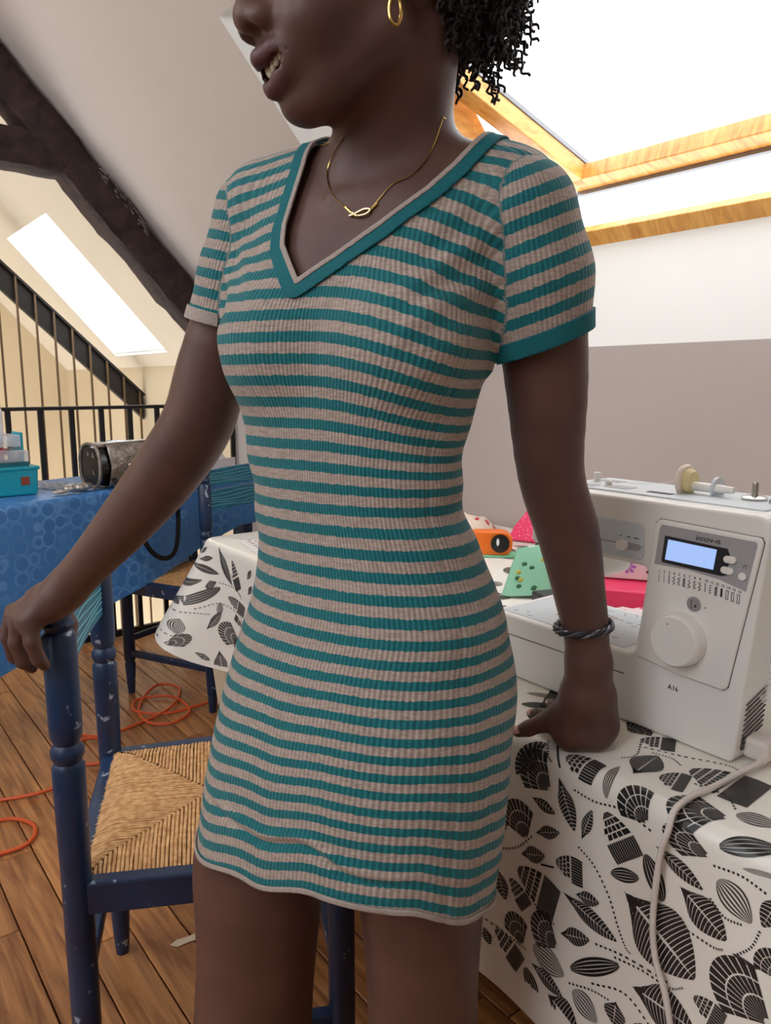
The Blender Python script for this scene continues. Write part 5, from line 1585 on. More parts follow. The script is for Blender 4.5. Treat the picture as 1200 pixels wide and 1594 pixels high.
def eval_field(prims, cuts, xs, ys, zs, margin=.03):
    """sampled field over the box; every primitive only where it matters"""
    V = np.full((len(xs), len(ys), len(zs)), 0.5, np.float32)
    def rng_(p, m):
        out = []
        for ax, arr in ((0, xs), (1, ys), (2, zs)):
            i0 = np.searchsorted(arr, p.lo[ax] - m); i1 = np.searchsorted(arr, p.hi[ax] + m)
            out.append((i0, i1))
        return out
    for op, lst in ((0, prims), (1, cuts)):
        for p, k in lst:
            m = margin + k
            (a0, a1), (b0, b1), (c0, c1) = rng_(p, m)
            if a0 >= a1 or b0 >= b1 or c0 >= c1: continue
            X = xs[a0:a1, None, None]; Y = ys[None, b0:b1, None]; Z = zs[None, None, c0:c1]
            d = p(X, Y, Z)
            cur = V[a0:a1, b0:b1, c0:c1]
            if op == 0: V[a0:a1, b0:b1, c0:c1] = smin(cur, d, max(k, 1e-4))
            else: V[a0:a1, b0:b1, c0:c1] = smax(cur, -d, max(k, 1e-4))
    return V

def field_at(prims, cuts, P):
    d = np.full(len(P), .5)
    X, Y, Z = P[:, 0], P[:, 1], P[:, 2]
    for p, k in prims: d = smin(d, p(X, Y, Z), max(k, 1e-4))
    for p, k in cuts: d = smax(d, -p(X, Y, Z), max(k, 1e-4))
    return d

def surface_nets(prims, cuts, lo, hi, h, slab=56):
    """naive surface nets over z slabs of one lattice; returns V, quads"""
    lo, hi = np.array(lo, float), np.array(hi, float)
    n = np.ceil((hi - lo) / h).astype(int) + 1
    xs = lo[0] + h * np.arange(n[0]); ys = lo[1] + h * np.arange(n[1])
    allV, allI, allQ = [], [], []
    NYZ = n[1] * n[2]
    k0 = 0
    while k0 < n[2] - 1:
        k1 = min(k0 + slab, n[2] - 1)
        zs = lo[2] + h * np.arange(max(0, k0 - 1), k1 + 1)
        base = max(0, k0 - 1)
        F = eval_field(prims, cuts, xs, ys, zs)
        S = F < 0
        nx, ny, nz = S.shape
        cnt = np.zeros((nx - 1, ny - 1, nz - 1), np.int8)
        for a in (0, 1):
            for b in (0, 1):
                for c in (0, 1): cnt += S[a:nx - 1 + a, b:ny - 1 + b, c:nz - 1 + c]
        I, J, K = np.nonzero((cnt > 0) & (cnt < 8))
        if len(I):
            acc = np.zeros((len(I), 3)); num = np.zeros(len(I))
            cor = [(a, b, c) for a in (0, 1) for b in (0, 1) for c in (0, 1)]
            for i in range(8):
                for j in range(i + 1, 8):
                    a, b = cor[i], cor[j]
                    if sum(abs(a[q] - b[q]) for q in range(3)) != 1: continue
                    fa = F[I + a[0], J + a[1], K + a[2]]; fb = F[I + b[0], J + b[1], K + b[2]]
                    m = (fa < 0) != (fb < 0)
                    t = np.where(m, fa / np.where(m, fa - fb, 1), 0)
                    for q in range(3): acc[:, q] += np.where(m, a[q] + t * (b[q] - a[q]), 0)
                    num += m
            pos = acc / num[:, None]
            P = lo + h * (np.stack([I, J, K + base], 1) + pos)
            ids = (I.astype(np.int64) * n[1] + J) * n[2] + (K + base)
            allV.append(P); allI.append(ids)
            cid = lambda i, j, k: (i.astype(np.int64) * n[1] + j) * n[2] + (k + base)
            # x edges
            m = S[:-1, 1:-1, 1:-1] != S[1:, 1:-1, 1:-1]
            i, j, k = np.nonzero(m); j, k = j + 1, k + 1
            q = np.stack([cid(i, j - 1, k - 1), cid(i, j, k - 1), cid(i, j, k), cid(i, j - 1, k)], 1)
            fl = ~S[i, j, k]; q[fl] = q[fl][:, ::-1]; allQ.append(q)
            m = S[1:-1, :-1, 1:-1] != S[1:-1, 1:, 1:-1]
            i, j, k = np.nonzero(m); i, k = i + 1, k + 1
            q = np.stack([cid(i - 1, j, k - 1), cid(i - 1, j, k), cid(i, j, k), cid(i, j, k - 1)], 1)
            fl = ~S[i, j, k]; q[fl] = q[fl][:, ::-1]; allQ.append(q)
            m = S[1:-1, 1:-1, :-1] != S[1:-1, 1:-1, 1:]
            i, j, k = np.nonzero(m); i, j = i + 1, j + 1
            q = np.stack([cid(i - 1, j - 1, k), cid(i, j - 1, k), cid(i, j, k), cid(i - 1, j, k)], 1)
            fl = ~S[i, j, k]; q[fl] = q[fl][:, ::-1]; allQ.append(q)
        k0 = k1
    Vv = np.concatenate(allV); ids = np.concatenate(allI); Q = np.concatenate(allQ)
    uid, first = np.unique(ids, return_index=True)
    Vv = Vv[first]
    Q = np.unique(Q, axis=0) if False else Q
    key = np.sort(Q, axis=1)
    _, ui = np.unique(key, axis=0, return_index=True)
    Q = Q[ui]
    idx = np.searchsorted(uid, Q)
    idx = np.clip(idx, 0, len(uid) - 1)
    ok = (uid[idx] == Q).all(1)
    return Vv, idx[ok]

def relax(V, Q, it=2, lam=.5):
    n = len(V)
    e = np.concatenate([Q[:, [0, 1]], Q[:, [1, 2]], Q[:, [2, 3]], Q[:, [3, 0]]])
    for _ in range(it):
        acc = np.zeros_like(V); cnt = np.zeros(n)
        for a, b in ((0, 1), (1, 0)):
            for q in range(3): acc[:, q] += np.bincount(e[:, a], V[e[:, b], q], n)
            cnt += np.bincount(e[:, a], minlength=n)
        V = V + lam * (acc / np.maximum(cnt, 1)[:, None] - V)
    return V

def clip_tris(V, T, field, attrs):
    """keep field<0 and cut triangles exactly on the zero line"""
    f = field.copy()
    f[np.abs(f) < 1e-7] = 1e-7
    ins = f < 0
    c = ins[T].sum(1)
    keep = [T[c == 3]]
    newV, newA = [], {k: [] for k in attrs}
    cache = {}
    out = []
    nV = len(V)
    def cut(a, b):
        key = (a, b) if a < b else (b, a)
        if key in cache: return cache[key]
        t = f[a] / (f[a] - f[b])
        newV.append(V[a] + t * (V[b] - V[a]))
        for k in attrs: newA[k].append(attrs[k][a] + t * (attrs[k][b] - attrs[k][a]))
        cache[key] = nV + len(newV) - 1
        return cache[key]
    for tri in T[(c == 1) | (c == 2)]:
        k = [bool(ins[i]) for i in tri]
        if sum(k) == 1:
            i = k.index(True)
            a, b, d = tri[i], tri[(i + 1) % 3], tri[(i + 2) % 3]
            out.append((a, cut(a, b), cut(a, d)))
        else:
            i = k.index(False)
            a, b, d = tri[i], tri[(i + 1) % 3], tri[(i + 2) % 3]
            p, q = cut(a, b), cut(a, d)
            out += [(p, b, d), (p, d, q)]
    T2 = np.concatenate([keep[0], np.array(out, int).reshape(-1, 3)])
    V2 = np.concatenate([V, np.array(newV).reshape(-1, 3)])
    A2 = {k: np.concatenate([attrs[k], np.array(newA[k])]) for k in attrs}
    used = np.unique(T2)
    mp = np.full(len(V2), -1); mp[used] = np.arange(len(used))
    return V2[used], mp[T2], {k: A2[k][used] for k in A2}
# ------------------------------------------------------------------ the woman: meshes
BASE = np.array([.02, .845, 0.0])
wp = turned(BASE[0], BASE[1])
woman = thing('person', 'woman in a teal and grey striped V-neck dress leaning between chair and table', 'person', (wp[0], wp[1], 0), -YAW)
def loc_(V): return np.asarray(V) - BASE

def skin_mat():
    m, nt, p = new_mat('dark_brown_skin')
    tc = nt.nodes.new('ShaderNodeTexCoord')
    n = nt.nodes.new('ShaderNodeTexNoise'); n.inputs['Scale'].default_value = 14; n.inputs['Detail'].default_value = 6
    nt.links.new(tc.outputs['Object'], n.inputs['Vector'])
    r = nt.nodes.new('ShaderNodeValToRGB'); r.color_ramp.elements[0].position = .3; r.color_ramp.elements[1].position = .7
    r.color_ramp.elements[0].color = srgb(86, 59, 52); r.color_ramp.elements[1].color = srgb(104, 73, 64)
    nt.links.new(n.outputs['Fac'], r.inputs['Fac'])
    at = nt.nodes.new('ShaderNodeAttribute'); at.attribute_name = 'lip'
    mx = nt.nodes.new('ShaderNodeMix'); mx.data_type = 'RGBA'
    nt.links.new(at.outputs['Fac'], mx.inputs[0]); nt.links.new(r.outputs['Color'], mx.inputs[6]); mx.inputs[7].default_value = srgb(92, 56, 56)
    ab = nt.nodes.new('ShaderNodeAttribute'); ab.attribute_name = 'brow'
    mb_ = nt.nodes.new('ShaderNodeMix'); mb_.data_type = 'RGBA'
    nt.links.new(ab.outputs['Fac'], mb_.inputs[0]); nt.links.new(mx.outputs[2], mb_.inputs[6]); mb_.inputs[7].default_value = srgb(26, 18, 16)
    nt.links.new(mb_.outputs[2], p.inputs['Base Color'])
    n2 = nt.nodes.new('ShaderNodeTexNoise'); n2.inputs['Scale'].default_value = 420; n2.inputs['Detail'].default_value = 3
    nt.links.new(tc.outputs['Object'], n2.inputs['Vector'])
    b = nt.nodes.new('ShaderNodeBump'); b.inputs['Strength'].default_value = .12; b.inputs['Distance'].default_value = .002
    nt.links.new(n2.outputs['Fac'], b.inputs['Height']); nt.links.new(b.outputs['Normal'], p.inputs['Normal'])
    p.inputs['Roughness'].default_value = .48
    p.inputs['Specular IOR Level'].default_value = .4
    return m
M_skin = skin_mat()
H_ = .0027
Vb, Qb = surface_nets(BODY_UNION, HEAD_CUT, (-.60, .60, -.02), (.36, 1.16, 1.76), H_)
Vb = relax(Vb, Qb, 2, .4)
lipd = np.full(len(Vb), 1.0)
sel = np.nonzero((Vb[:, 2] > 1.40) & (Vb[:, 0] < .02))[0]
for c_, k_ in HEAD[15:23]:
    q = Vb[sel]; lipd[sel] = np.minimum(lipd[sel], c_(q[:, 0], q[:, 1], q[:, 2]))
lip = np.clip(1 - lipd / .0028, 0, 1)
browd = np.full(len(Vb), 1.0)
for s_ in (-1, 1):
    for c_ in (Cone(hp(.108, .014 * s_, .050), hp(.102, .036 * s_, .058), .0035, .0035), Cone(hp(.102, .036 * s_, .058), hp(.080, .056 * s_, .050), .0035, .0020)):
        q = Vb[sel]; browd[sel] = np.minimum(browd[sel], c_(q[:, 0], q[:, 1], q[:, 2]))
brow = np.clip(1 - browd / .006, 0, 1)
body_o = np_obj('body', loc_(Vb), Qb, M_skin, woman, attrs={'lip': lip, 'brow': brow})

# ---- dress
DRESS = dress_torso + [(c, .014) for c in slL + slR]
Vd, Qd = surface_nets(DRESS, [], (-.34, .58, .44), (.34, 1.12, 1.56), .0027)
Vd = relax(Vd, Qd, 3, .5)
Td = np.concatenate([Qd[:, [0, 1, 2]], Qd[:, [0, 2, 3]]])
X, Y, Z = Vd[:, 0], Vd[:, 1], Vd[:, 2]
dt = field_at(dress_torso, [], Vd)
dl = field_at([(c, .01) for c in slL], [], Vd); dr = field_at([(c, .01) for c in slR], [], Vd)
l_, f_, a_, b_ = torso.local(X, Y, np.clip(Z, torso.zz[0], torso.zz[-1]))
onL = (dl < dt - .004) & (X > 0)
onR = (dr < dt - .004) & (X < 0)
seamL = np.where(X > 0, dt - dl - .004, -1); seamR = np.where(X < 0, dt - dr - .004, -1)
cutL = np.minimum((Vd - EL) @ NL, np.where(X > 0, dt - dl, -1))
cutR = np.minimum((Vd - ER) @ NR, np.where(X < 0, dt - dr, -1))
def sst(x, a, b):
    t = np.clip((x - a) / (b - a), 0, 1); return t * t * (3 - 2 * t)
# neckline: outline in (lateral, height)
NECKF = np.array([(-.085, 1.60), (-.068, 1.45), (-.0655, 1.40), (-.061, 1.36), (-.053, 1.336), (-.021, 1.297), (.016, 1.320), (.055, 1.349), (.088, 1.381), (.104, 1.405), (.116, 1.432), (.130, 1.47), (.19, 1.7)])
def poly_sd(l, z, P):
    d = np.full(l.shape, 9.0)
    for (x0, z0), (x1, z1) in zip(P[:-1], P[1:]):
        ex, ez = x1 - x0, z1 - z0
        t = np.clip(((l - x0) * ex + (z - z0) * ez) / (ex * ex + ez * ez), 0, 1)
        d = np.minimum(d, np.hypot(l - x0 - t * ex, z - z0 - t * ez))
    up = z > np.interp(l, P[:, 0], P[:, 1])
    return np.where(up, d, -d)
NECKB = np.array([(-.085, 1.60), (-.068, 1.452), (-.05, 1.425), (.02, 1.41), (.09, 1.425), (.116, 1.445), (.135, 1.50), (.19, 1.7)])
wfront = np.clip((f_ + .02) / .05, 0, 1); wfront = wfront * wfront * (3 - 2 * wfront)
neck_sd = poly_sd(l_, Z, NECKF) * wfront + poly_sd(l_, Z, NECKB) * (1 - wfront)
fb_ = (.032 * sst(l_, -.15, -.03) + .022 * sst(l_, -.02, .06)) * (1 - sst(l_, .15, .23)) * np.clip((f_ + .06) / .07, 0, 1)
hemz = .634 - .006 * np.clip(l_ / .15, -1, 1) + fb_
hem_sd = hemz - Z
keep = np.maximum.reduce([neck_sd, hem_sd, cutL, cutR])
# stripe and rib coordinates
def sstep(x, a, b):
    t = np.clip((x - a) / (b - a), 0, 1); return t * t * (3 - 2 * t)
s_t = Z - fb_ * (1 - sstep(Z, .66, .98)) + 1.5 * np.maximum(0, l_ + .01) ** 2 * sstep(Z, 1.06, 1.18) * (1 - .5 * sstep(Z, 1.33, 1.42)) + .16 * np.maximum(0, -l_ - .06) * sstep(Z, 1.28, 1.36) - .45 * (f_ - .08) * sstep(Z, 1.33, 1.44) * (f_ < .09)
s_L = -(Vd - EL) @ NL + .0035
s_R = -(Vd - ER) @ NR + .0035
stripe = np.where(onL, s_L, np.where(onR, s_R, s_t)) / .0216
rib_t = np.arctan2(l_, f_) * .135
def arm_ang(cs):
    ax = (cs[1].b - cs[0].a); ax /= np.linalg.norm(ax)
    e1 = np.cross(ax, [0, 1, 0]); e1 /= np.linalg.norm(e1); e2 = np.cross(ax, e1)
    q = Vd - cs[0].a
    return np.arctan2(q @ e1, q @ e2) * .058
rib = np.where(onL, arm_ang(slL), np.where(onR, arm_ang(slR), rib_t)) / .0052
# the cloth itself: small folds at the waist, the armholes and a ruck above the hem
N_ = np.zeros_like(Vd)
e_ = .002
for q in range(3):
    dv = np.zeros(3); dv[q] = e_
    N_[:, q] = field_at(DRESS, [], Vd + dv) - field_at(DRESS, [], Vd - dv)
N_ /= np.linalg.norm(N_, axis=1)[:, None]
fold = .0016 * np.sin(Z * 95 + l_ * 22 + 2 * np.sin(l_ * 18)) * sstep(Z, .98, 1.05) * (1 - sstep(Z, 1.12, 1.2)) * sstep(np.abs(l_), .02, .12)
fold += .0022 * np.sin((l_ - Z) * 120) * np.exp(-((l_ - .13) / .035) ** 2 - ((Z - 1.30) / .07) ** 2)
fold += .0018 * np.sin((l_ + Z) * 130) * np.exp(-((l_ + .12) / .035) ** 2 - ((Z - 1.30) / .07) ** 2)
ruck = .690 + fb_ * .9 - .05 * np.clip(l_ / .15, -1, .6) + .018 * np.sin(l_ * 9 + .5) + .006 * np.sin(l_ * 37)
fold += np.where(f_ > -.05, .0032 * np.exp(-((Z - ruck) / .0045) ** 2) - .0035 * np.exp(-((Z - ruck + .010) / .004) ** 2), 0) * sstep(l_, -.17, -.05) * (1 - .7 * sstep(l_, .08, .16))
fold += .0018 * np.exp(-(seamL / .004) ** 2) * -1 * (np.abs(seamL) < .02) + .0018 * np.exp(-(seamR / .004) ** 2) * -1 * (np.abs(seamR) < .02)
sideseam = np.exp(-((np.arctan2(l_, f_) - 1.25) / .02) ** 2) * (Z < 1.25)
fold += -.0012 * sideseam
Vd = Vd + N_ * fold[:, None]

def dress_mat():
    m, nt, p = new_mat('ribbed_striped_jersey')
    L = nt.links
    a1 = nt.nodes.new('ShaderNodeAttribute'); a1.attribute_name = 'stripe'
    a2 = nt.nodes.new('ShaderNodeAttribute'); a2.attribute_name = 'rib'
    tc = nt.nodes.new('ShaderNodeTexCoord')
    nz = nt.nodes.new('ShaderNodeTexNoise'); nz.inputs['Scale'].default_value = 260; nz.inputs['Detail'].default_value = 2
    L.new(tc.outputs['Object'], nz.inputs['Vector'])
    j = nt.nodes.new('ShaderNodeMath'); j.operation = 'MULTIPLY_ADD'; j.inputs[1].default_value = .16; L.new(nz.outputs['Fac'], j.inputs[0]); L.new(a1.outputs['Fac'], j.inputs[2])
    fr = nt.nodes.new('ShaderNodeMath'); fr.operation = 'FRACT'; L.new(j.outputs[0], fr.inputs[0])
    gt = nt.nodes.new('ShaderNodeValToRGB'); cr = gt.color_ramp
    cr.elements[0].position = 0.0; cr.elements[0].color = (0, 0, 0, 1); cr.elements[1].position = .49; cr.elements[1].color = (0, 0, 0, 1)
    e = cr.elements.new(.515); e.color = (1, 1, 1, 1); e = cr.elements.new(.985); e.color = (1, 1, 1, 1); e = cr.elements.new(1.0); e.color = (0, 0, 0, 1)
    L.new(fr.outputs[0], gt.inputs['Fac'])
    mel = nt.nodes.new('ShaderNodeTexNoise'); mel.inputs['Scale'].default_value = 90; mel.inputs['Detail'].default_value = 8; mel.inputs['Roughness'].default_value = .8
    mp = nt.nodes.new('ShaderNodeMapping'); mp.inputs['Scale'].default_value = (1, 1, 6); L.new(tc.outputs['Object'], mp.inputs['Vector']); L.new(mp.outputs[0], mel.inputs['Vector'])
    mr = nt.nodes.new('ShaderNodeValToRGB'); mr.color_ramp.elements[0].position = .3; mr.color_ramp.elements[1].position = .7
    mr.color_ramp.elements[0].color = srgb(140, 122, 112); mr.color_ramp.elements[1].color = srgb(202, 184, 172)
    L.new(mel.outputs['Fac'], mr.inputs['Fac'])
    tl = nt.nodes.new('ShaderNodeValToRGB'); tl.color_ramp.elements[0].position = .3; tl.color_ramp.elements[1].position = .7
    tl.color_ramp.elements[0].color = srgb(0, 94, 102); tl.color_ramp.elements[1].color = srgb(6, 122, 128)
    L.new(mel.outputs['Fac'], tl.inputs['Fac'])
    mx = nt.nodes.new('ShaderNodeMix'); mx.data_type = 'RGBA'
    L.new(gt.outputs['Color'], mx.inputs[0]); L.new(mr.outputs['Color'], mx.inputs[6]); L.new(tl.outputs['Color'], mx.inputs[7])
    # rib lines
    sn = nt.nodes.new('ShaderNodeMath'); sn.operation = 'MULTIPLY'; sn.inputs[1].default_value = 2 * PI; L.new(a2.outputs['Fac'], sn.inputs[0])
    si = nt.nodes.new('ShaderNodeMath'); si.operation = 'SINE'; L.new(sn.outputs[0], si.inputs[0])
    b = nt.nodes.new('ShaderNodeBump'); b.inputs['Strength'].default_value = .4; b.inputs['Distance'].default_value = .0012
    L.new(si.outputs[0], b.inputs['Height']); L.new(b.outputs['Normal'], p.inputs['Normal'])
    # narrow gap between ribs, darkened in the colour along with the relief
    ab = nt.nodes.new('ShaderNodeMapRange'); ab.inputs[1].default_value = -1; ab.inputs[2].default_value = -.55; ab.inputs[3].default_value = .80; ab.inputs[4].default_value = 1.0
    L.new(si.outputs[0], ab.inputs[0])
    mu = nt.nodes.new('ShaderNodeMix'); mu.data_type = 'RGBA'; mu.blend_type = 'MULTIPLY'; mu.inputs[0].default_value = 1
    L.new(mx.outputs[2], mu.inputs[6]); L.new(ab.outputs[0], mu.inputs[7])
    L.new(mu.outputs[2], p.inputs['Base Color'])
    p.inputs['Roughness'].default_value = .85
    p.inputs['Sheen Weight'].default_value = .15
    return m
M_dress = dress_mat()
M_band = mat('teal_rib_band', srgb(6, 106, 114), .85, noise=.15, nscale=300)
M_edge = mat('grey_rib_edge', srgb(176, 162, 154), .9, noise=.15, nscale=300)
att = {'stripe': stripe, 'rib': rib, 'neck': neck_sd, 'cl': cutL, 'cr': cutR, 'hem': hem_sd}
V2, T2, A2 = clip_tris(Vd, Td, keep, att)
dress = np_obj('dress', loc_(V2), T2, M_dress, woman, attrs={'stripe': A2['stripe'], 'rib': A2['rib']})
md = dress.modifiers.new('cloth', 'SOLIDIFY'); md.thickness = .0022; md.offset = -1
def band(name, field, a, b, lift, material, parent, extra=None):
    """strip of the same cloth where a<field<b, lifted a little"""
    VV = Vd + N_ * lift
    fld = np.maximum(field - b, a - field)
    others = [q for q in (neck_sd, hem_sd, cutL, cutR) if q is not field]
    fld = np.maximum.reduce([fld] + [q - .004 for q in others] + ([.003 - (dt - dl)] if field is cutL else []) + ([.003 - (dt - dr)] if field is cutR else []))
    v, t, at_ = clip_tris(VV, Td, fld, {'rib': rib})
    o = np_obj(name, loc_(v), t, material, parent)
    m = o.modifiers.new('thick', 'SOLIDIFY'); m.thickness = .002; m.offset = 1
    return o
band('neck_band', neck_sd, -.0145, .0025, .0009, M_band, dress)
band('neck_edge', neck_sd, -.0012, .0040, .0016, M_edge, dress)
band('sleeve_hem', cutL, -.0165, .0015, .0008, M_band, dress)
band('sleeve_hem', cutR, -.013, .0015, .0008, M_edge, dress)
band('hem_edge', hem_sd, -.0045, .001, .0008, M_edge, dress)

# ---- teeth, eyes, nails
M_teeth = mat('tooth_enamel', srgb(226, 214, 190), .3)
for k in range(-4, 5):
    l = k * .0066
    f = .1025 - 9.0 * l * l
    u = -.0640 + .48 * abs(l)
    o = MB().ball((0, 0, 0), (.0032, .0036, .0060), 10, 7).build('tooth', M_teeth, woman, smooth=True)
    p = hp(f, l, u) - BASE
    o.location = p; o.rotation_euler = (0, 0, math.atan2(HF[1], HF[0]) + 18 * l)
M_mouth = mat('dark_mouth', srgb(40, 20, 20), .6)
o = MB().ball((0, 0, 0), (.010, .027, .0105), 12, 8).build('mouth_lining', M_mouth, woman, smooth=True); o.location = hp(.087, 0, -.064) - BASE; o.rotation_euler = (0, 0, math.atan2(HF[1], HF[0]))
M_eye = mat('eye_white', srgb(220, 212, 204), .2); M_iris = mat('dark_iris', srgb(30, 18, 12), .2)
for s in (-1, 1):
    c_ = hp(.0878, .033 * s, .0245) - BASE
    e_o = MB().ball((0, 0, 0), .0125, 14, 10).build('eye', M_eye, woman, smooth=True); e_o.location = c_
    i_o = MB().ball((0, 0, 0), (.0078, .0078, .0078), 12, 8).build('iris', M_iris, e_o, smooth=True); i_o.location = HF * .0056
M_nail = mat('pink_nail', srgb(216, 164, 152), .35)
def nail(p, d, up, r=(.0085, .0060, .0024)):
    d = Vector(d).normalized(); up = Vector(up); s = up.cross(d).normalized(); up = d.cross(s)
    o = MB().ball((0, 0, 0), r, 10, 6).build('nail', M_nail, woman, smooth=True)
    o.matrix_local = Matrix.Translation(Vector(p)) @ Matrix((d, s, up)).transposed().to_4x4()
for f_c, upv in ((FINGL[0][-1], (0, -.6, .8)), (FINGL[1][-1], (0, -.6, .8)), (FINGL[2][-1], (0, -.6, .8)), (FINGL[3][-1], (0, -.6, .8)), (FINGL[4][-1], (0, -.6, .8))):
    d = f_c.b - f_c.a; d /= np.linalg.norm(d)
    nail(f_c.b + np.array(upv) * (f_c.r2 * .86) + d * .002 - BASE, d, upv)

# ---- hair: soft mass with many tight corkscrew curls
M_hair = mat('black_brown_hair', srgb(38, 30, 30), .6, noise=.4, nscale=60)
def hair_pt(f, l, u): return hp(f, l, u) - BASE
mbh = MB()
def lumpy(c, r, n=40, m=28, amp=.10):
    b = len(mbh.v)
    ax = [Vector(HF), Vector(HL), Vector(HU)]
    cc = Vector(hp(*c) - BASE)
    for i in range(m + 1):
        t = PI * i / m
        for k in range(n):
            a = 2 * PI * k / n
            q = 1 + random.uniform(-amp, amp)
            mbh.v.append(tuple(cc + ax[0] * (r[0] * math.sin(t) * math.cos(a) * q) + ax[1] * (r[1] * math.sin(t) * math.sin(a) * q) + ax[2] * (r[2] * math.cos(t) * q)))
    for i in range(m):
        for k in range(n): mbh.f.append((b + i * n + k, b + (i + 1) * n + k, b + (i + 1) * n + (k + 1) % n, b + i * n + (k + 1) % n))
lumpy((-.018, 0, .102), (.112, .092, .092), amp=.04)
lumpy((-.070, .030, .046), (.044, .062, .078))
hair = mbh.build('hair', M_hair, woman, smooth=True, angle=180)
mbc = MB()
def curl(p, d, L, R=.0048, turns=None, r=.0015):
    p, d = Vector(p), Vector(d).normalized()
    s = d.cross(Vector((.3, .8, .2))).normalized(); w = d.cross(s)
    turns = turns or L / .0075
    n = int(turns * 7)
    ph = random.uniform(0, 6.28)
    pts = []
    drift = Vector((random.uniform(-1, 1), random.uniform(-1, 1), random.uniform(-1, .2))) * .25
    for i in range(n + 1):
        t = i / n
        a = ph + 2 * PI * turns * t
        rr = R * (1 - .35 * t)
        c = p + d * (L * t) + drift * L * t * t + Vector((0, 0, -.25 * L * t * t))
        pts.append(c + s * (rr * math.cos(a)) + w * (rr * math.sin(a)))
    mbc.tube(pts, r, 4, caps=False)
HFv, HLv, HUv = Vector(HF), Vector(HL), Vector(HU)
for k in range(1100):
    # directions over the back and top of the head
    th = random.uniform(0, 2 * PI); cu = random.uniform(-.65, 1)
    dv = Vector((-abs(math.cos(th)) if random.random() < .55 else math.cos(th), math.sin(th), 0)) * math.sqrt(max(0, 1 - cu * cu)) + Vector((0, 0, cu))
    d = (HFv * dv.x + HLv * dv.y + HUv * dv.z)
    if dv.z < .1 and dv.x > -.35: continue
    base = Vector(hp(-.070, .030, .046) - BASE) + HFv * (dv.x * .040) + HLv * (dv.y * .060) + HUv * (dv.z * .074) if (dv.x < -.3 and random.random() < .75) else Vector(hp(-.018, 0, .102) - BASE) + HFv * (dv.x * .110) + HLv * (dv.y * .090) + HUv * (dv.z * .090)
    out = (d + Vector((0, 0, -.55)) * (1 if dv.z < .5 else .3) + Vector((random.uniform(-.3, .3), random.uniform(-.3, .3), random.uniform(-.2, .2)))).normalized()
    curl(base, out, random.uniform(.022, .055), random.uniform(.0030, .0048))
for k in range(260):
    # short coils covering the near side of the bun
    th = random.uniform(-.4, 2.6); cu = random.uniform(-.9, .9); q = math.sqrt(1 - cu * cu)
    dv = Vector((-math.cos(th) * q, math.sin(th) * q, cu))
    base = Vector(hp(-.070, .030, .046) - BASE) + HFv * (dv.x * .043) + HLv * (dv.y * .061) + HUv * (dv.z * .077)
    d = HFv * dv.x + HLv * dv.y + HUv * dv.z
    curl(base, d + Vector((random.uniform(-.8, .8), random.uniform(-.8, .8), -.7)), random.uniform(.012, .022), random.uniform(.003, .0045))
for k in range(420):
    # short coils over the cap
    th = random.uniform(0, 2 * PI); cu = random.uniform(-.35, .95); q = math.sqrt(1 - cu * cu)
    dv = Vector((math.cos(th) * q, math.sin(th) * q, cu))
    if dv.x > .3 and dv.z < .12: continue
    base = Vector(hp(-.018, 0, .102) - BASE) + HFv * (dv.x * .110) + HLv * (dv.y * .090) + HUv * (dv.z * .090)
    d = HFv * dv.x + HLv * dv.y + HUv * dv.z
    curl(base, d + Vector((random.uniform(-.9, .9), random.uniform(-.9, .9), random.uniform(-.6, .6))), random.uniform(.012, .022), random.uniform(.003, .0045))
curls = mbc.build('curls', M_hair, woman, smooth=False, fix=False)
curls['kind'] = 'stuff'

# ------------------------------------------------------------------ jewellery
M_gold = mat('polished_gold', srgb(226, 190, 110), .22, 1.0)
M_goldp = mat('pale_gold', srgb(236, 214, 160), .25, 1.0)
def world_pts(P): return [Vector(turned(*p)) for p in P]
def on_skin(u, v, y0=.6, lift=.0016):
    o = np.array([0, 0, CAM_H]); d = C(u, v, 1.0) - o; d /= np.linalg.norm(d)
    t = .45
    for _ in range(200):
        q = (o + d * t)[None]
        f = field_at(BODY_UNION[:NB_TORSO], [], q)[0]
        if f < lift: break
        t += max(f * .7, .0004)
    return o + d * t
neck_path = [on_skin(u, v) for u, v in ((534, 214), (524, 230), (515, 248), (509, 268), (512, 290), (522, 308), (536, 322), (548, 331))]
neck_path2 = [on_skin(u, v) for u, v in ((572, 331), (582, 320), (596, 303), (612, 286), (640, 272), (662, 250), (675, 225), (684, 200), (690, 182))]
nc_ = C(606, 240, .895)
def neck_arc(A, B, n=9):
    a0, a1 = math.atan2(A[1] - nc_[1], A[0] - nc_[0]), math.atan2(B[1] - nc_[1], B[0] - nc_[0])
    a0 = a0 % (2 * PI); a1 = a1 % (2 * PI)
    if a1 > a0: a1 -= 2 * PI
    r0, r1 = np.hypot(A[0] - nc_[0], A[1] - nc_[1]), np.hypot(B[0] - nc_[0], B[1] - nc_[1])
    out = []
    for k in range(1, n):
        t = k / n; a = a0 + (a1 - a0) * t; r = .13
        z = A[2] + (B[2] - A[2]) * t + .010 * math.sin(PI * t)
        for _ in range(120):
            q = np.array([[nc_[0] + r * math.cos(a), nc_[1] + r * math.sin(a), z]])
            if field_at(BODY_UNION[:NB_TORSO], [], q)[0] < .0014: break
            r -= .0009
        out.append(q[0])
    return out
back_path = [neck_path[0]] + neck_arc(neck_path[0], neck_path2[-1]) + [neck_path2[-1]]
nk = thing('necklace', 'fine gold chain necklace with a small knot pendant on the woman\'s chest', 'necklace', turned(*neck_path[-1]))
NKO = Vector(nk.location)
for pth in (neck_path, neck_path2, back_path):
    pts = spline(world_pts(pth), 10)
    MB().tube([p - NKO for p in pts], [.0005 + .0003 * (i % 2) for i in range(len(pts))], 6, caps=False).build('chain', M_gold, nk, smooth=True, fix=False)
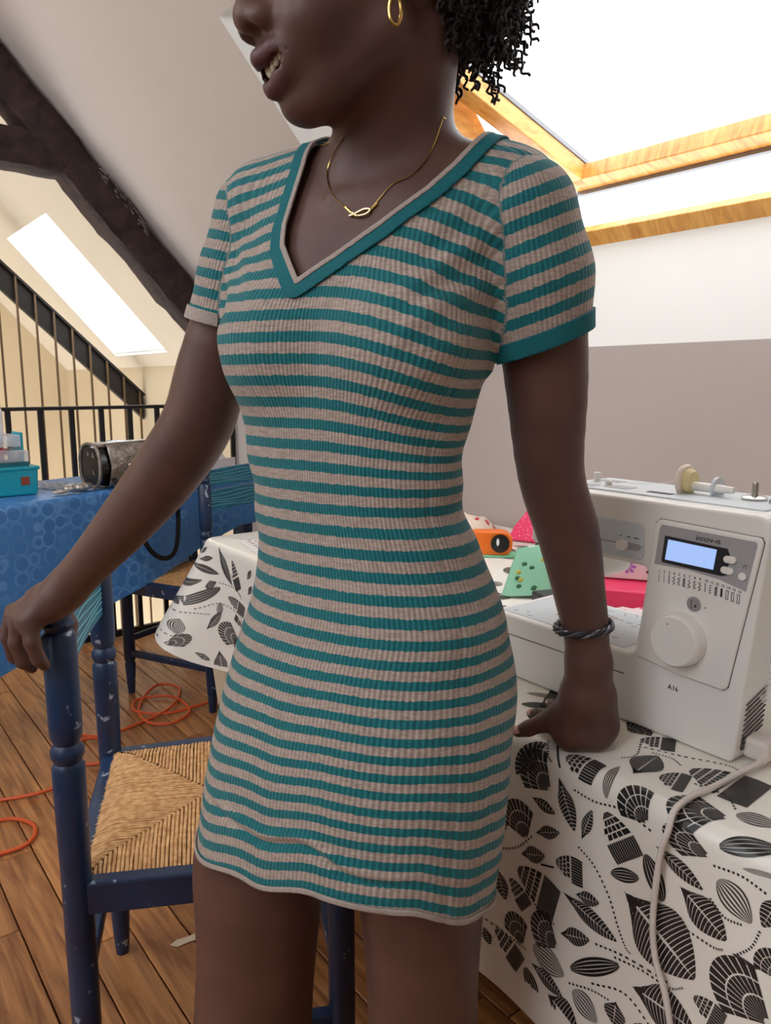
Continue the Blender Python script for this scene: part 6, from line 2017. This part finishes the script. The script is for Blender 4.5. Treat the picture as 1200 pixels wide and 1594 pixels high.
pa_, pb_, pm_ = on_skin(547, 331, lift=.003), on_skin(574, 331, lift=.003), on_skin(560, 333, lift=.003)
pts = spline(world_pts([on_skin(548, 331, lift=.003), on_skin(556, 336, lift=.0035), on_skin(570, 333, lift=.003), on_skin(576, 326, lift=.003), on_skin(566, 326, lift=.004), on_skin(552, 333, lift=.004), on_skin(544, 336, lift=.003)]), 8)
MB().tube([p - NKO for p in pts], .0013, 8).build('knot', M_goldp, nk, smooth=True, fix=False)
for a, b in (((538, 322), (547, 331)), ((574, 330), (588, 316))):
    MB().bar(Vector(turned(*on_skin(*a, lift=.002))) - NKO, Vector(turned(*on_skin(*b, lift=.002))) - NKO, .0026, .0014).build('pendant_bar', M_gold, nk)
# earring
ec = C(615, 16, HO[1] - .094)
pts = []
for k in range(28):
    a = 2 * PI * k / 28
    pts.append(Vector(turned(*(ec + np.array([.0052 * math.cos(a), .0015 * math.cos(a), .0118 * math.sin(a)])))))
eo = Vector(turned(*ec))
er = thing('earring', 'gold oval hoop earring hanging from the woman\'s ear', 'earring', tuple(eo))
MB().tube([p - eo for p in pts], .0017, 8, closed=True).build('hoop', M_gold, er, smooth=True, fix=False)
MB().tube([(0, 0, .0118), (0, 0, .018)], .0009, 6).build('hook', M_gold, er)
# bracelet of twisted dark strands
wc, wd = C(908, 975, .886), C(914, 1020, .889) - C(905, 940, .884)
wd /= np.linalg.norm(wd)
tilt = wd + np.array([-.05, -.12, 0]); tilt /= np.linalg.norm(tilt)
e1 = np.cross(tilt, [0, 1, 0]); e1 /= np.linalg.norm(e1); e2 = np.cross(tilt, e1)
M_braid = mat('dark_beaded_cord', srgb(48, 46, 54), .4, .3, noise=.5, nscale=400)
M_braid2 = mat('grey_beaded_cord', srgb(104, 102, 110), .35, .4, noise=.4, nscale=400)
bo = Vector(turned(*wc))
br = thing('bracelet', 'dark twisted cord bracelet round the woman\'s wrist', 'bracelet', tuple(bo))
for s in range(4):
    pts = []
    for k in range(72):
        a = 2 * PI * k / 72
        R = .0300 + .0022 * math.cos(5 * a + s * PI / 2)
        hgt = .0030 * math.sin(5 * a + s * PI / 2) + .002 * math.sin(a)
        pts.append(Vector(turned(*(wc + e1 * R * math.cos(a) * 1.08 + e2 * R * math.sin(a) + tilt * hgt))) - bo)
    MB().tube(pts, .0021, 6, closed=True).build('strand', (M_braid, M_braid2)[s % 2], br, smooth=True, fix=False)
